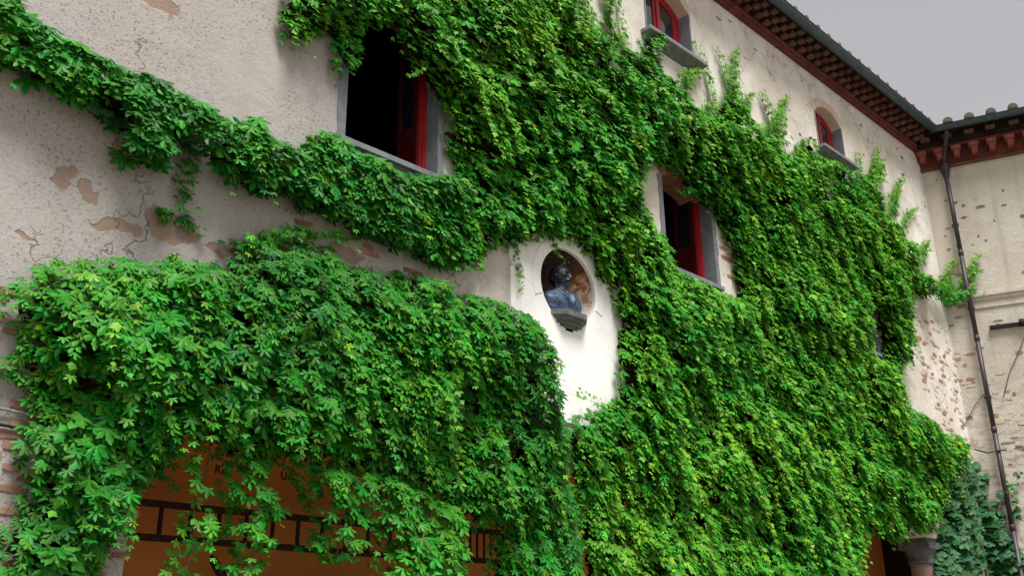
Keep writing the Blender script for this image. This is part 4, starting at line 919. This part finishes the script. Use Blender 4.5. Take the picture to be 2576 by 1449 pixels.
main = empty('virginia_creeper', (14, -.2, 0), 'great sheet of bright green creeper climbing the facade from the white niche to the corner', 'creeper')
creeper(LV, main, [L5, TRI], 'leaf', L5F, 'a', pick3=.35)
stems(main, LV, 60, .005, 'bark', [(wob(F3(t, -.02), .02), .004) for k, t in enumerate(TIPS) if k not in (18, 19, 20, 21, 22, 23)] + [(wob(F3([(13.0, 0.1), (13.05, 2), (13.2, 4), (12.7, 6), (13.4, 8.5)], -.1), .05), .035), (wob(F3([(18.0, 4.6), (17.9, 6), (18.2, 8), (18.4, 9)], -.05), .03), .02), (wob(F3([(9.9, 2.2), (10.1, 5), (10.2, 8), (9.2, 10), (8.6, 12)], -.08), .04), .025)])

# ledge creeper
LV = Leaves()
fill(LV, BAND, [], 600, .16, .36, .155, shoots=34, shrink=0, inner=.3, gap_shade=350, limey=.02, tonebase=.30, edge=.05, lime=.03, spill=.3, shootlen=.32)
fill(LV, STRAND2, [], 420, .05, .14, .12, shoots=10, limey=.05, tonebase=.34, edge=.15)
strand(LV, TIPS[22], .12, .12, .10, tone=.4, tip=.5, dens=80, taper=.2)
lc = empty('virginia_creeper', (5, -.15, 5.9), 'narrow dark green band of creeper trailing along the ledge at upper left', 'creeper')
creeper(LV, lc, [L5, TRI], 'leaf', L5F, 'a', pick3=.12)
stems(lc, LV, 12, .004, 'bark', [(wob(F3(TIPS[22], -.03), .02), .006)])

# lower mass over the loggia arch
LV = Leaves()
fill(LV, LOWER, [H_E, H_T1, H_T2], 400, .18, .62, .136, shoots=30, limey=.02, tonebase=.34, edge=.4, lime=.06, gap_shade=200, shootlen=.4, clump=1.1)
for q, dn in ((TA, 150), (TB, 290), (TC, 330), (TD, 380)):
    fill(LV, q, [H_T1, H_T2], dn, .3, .5, .145, shoots=12, limey=.04, tonebase=.45, edge=.12, shootlen=.34, lime=.06)
lm = empty('virginia_creeper', (5.5, -.4, 0), 'deep bulging mound of large-leaved creeper with tresses hanging over the orange loggia', 'creeper')
creeper(LV, lm, [L5, TRI], 'leaf', L5F, 'a', pick3=.1)
ex = []
for q in (TA, TB, TD, TC):
    a = np.array(q); cx = a[:, 0].mean(); ex.append((wob([Vector((cx+.1, -.3, a[:, 1].max()+.3)), Vector((cx, -.34, a[:, 1].mean())), Vector((cx-.05, -.36, a[:, 1].min()))], .03), .006))
ex.append((wob(F3([(3.0, .1), (2.95, 2), (3.1, 4.4)], -.1), .04), .04)); ex.append((wob([Vector((5.3, -.3, 3.52)), Vector((7.9, -.3, 3.45))], .01), .005))
stems(lm, LV, 30, .004, 'bark', ex)

# dark vine in the corner
LV = Leaves()
fill(LV, GRAPEF, [], 230, .12, .3, .23, shoots=5, shootlen=.2, face=(-.75, -.65, 0), gap_shade=120, tonebase=.5, edge=.3)
fill(LV, GRAPER, [], 230, .1, .3, .23, frame=1, shoots=5, shootlen=.2, gap_shade=120, tonebase=.5, edge=.3)
for t in RTIPS[2:]: strand(LV, t, .12, .08, .13, frame=1, tone=.5, tip=.8, dens=14, taper=.2)
gv = empty('grape_vine', (20.8, -.4, 0), 'dark bluish-green vine with broad lobed leaves in the lower right corner beside the downspout', 'vine')
creeper(LV, gv, [LOB], 'grape_leaf', LOB, 'g')
stems(gv, LV, 30, .007, 'bark', [([WT(.8, .03, 6.6), WT(1.0, .03, 7.1), WT(1.3, .03, 7.6), WT(1.45, .03, 7.9)], .008), ([WT(-.1, .05, 6.0), WT(.25, .04, 6.5), WT(.5, .03, 6.75)], .008), ([WT(1.0, .04, 3.2), WT(.95, .04, 4.2), WT(1.2, .04, 4.9)], .009), (wob([Vector((20.9, -.05, .1)), Vector((20.7, -.06, 2.5)), Vector((20.8, -.05, 4.2))], .04), .03)])
print('leaves', NLEAF, 'objects', len(bpy.data.objects))
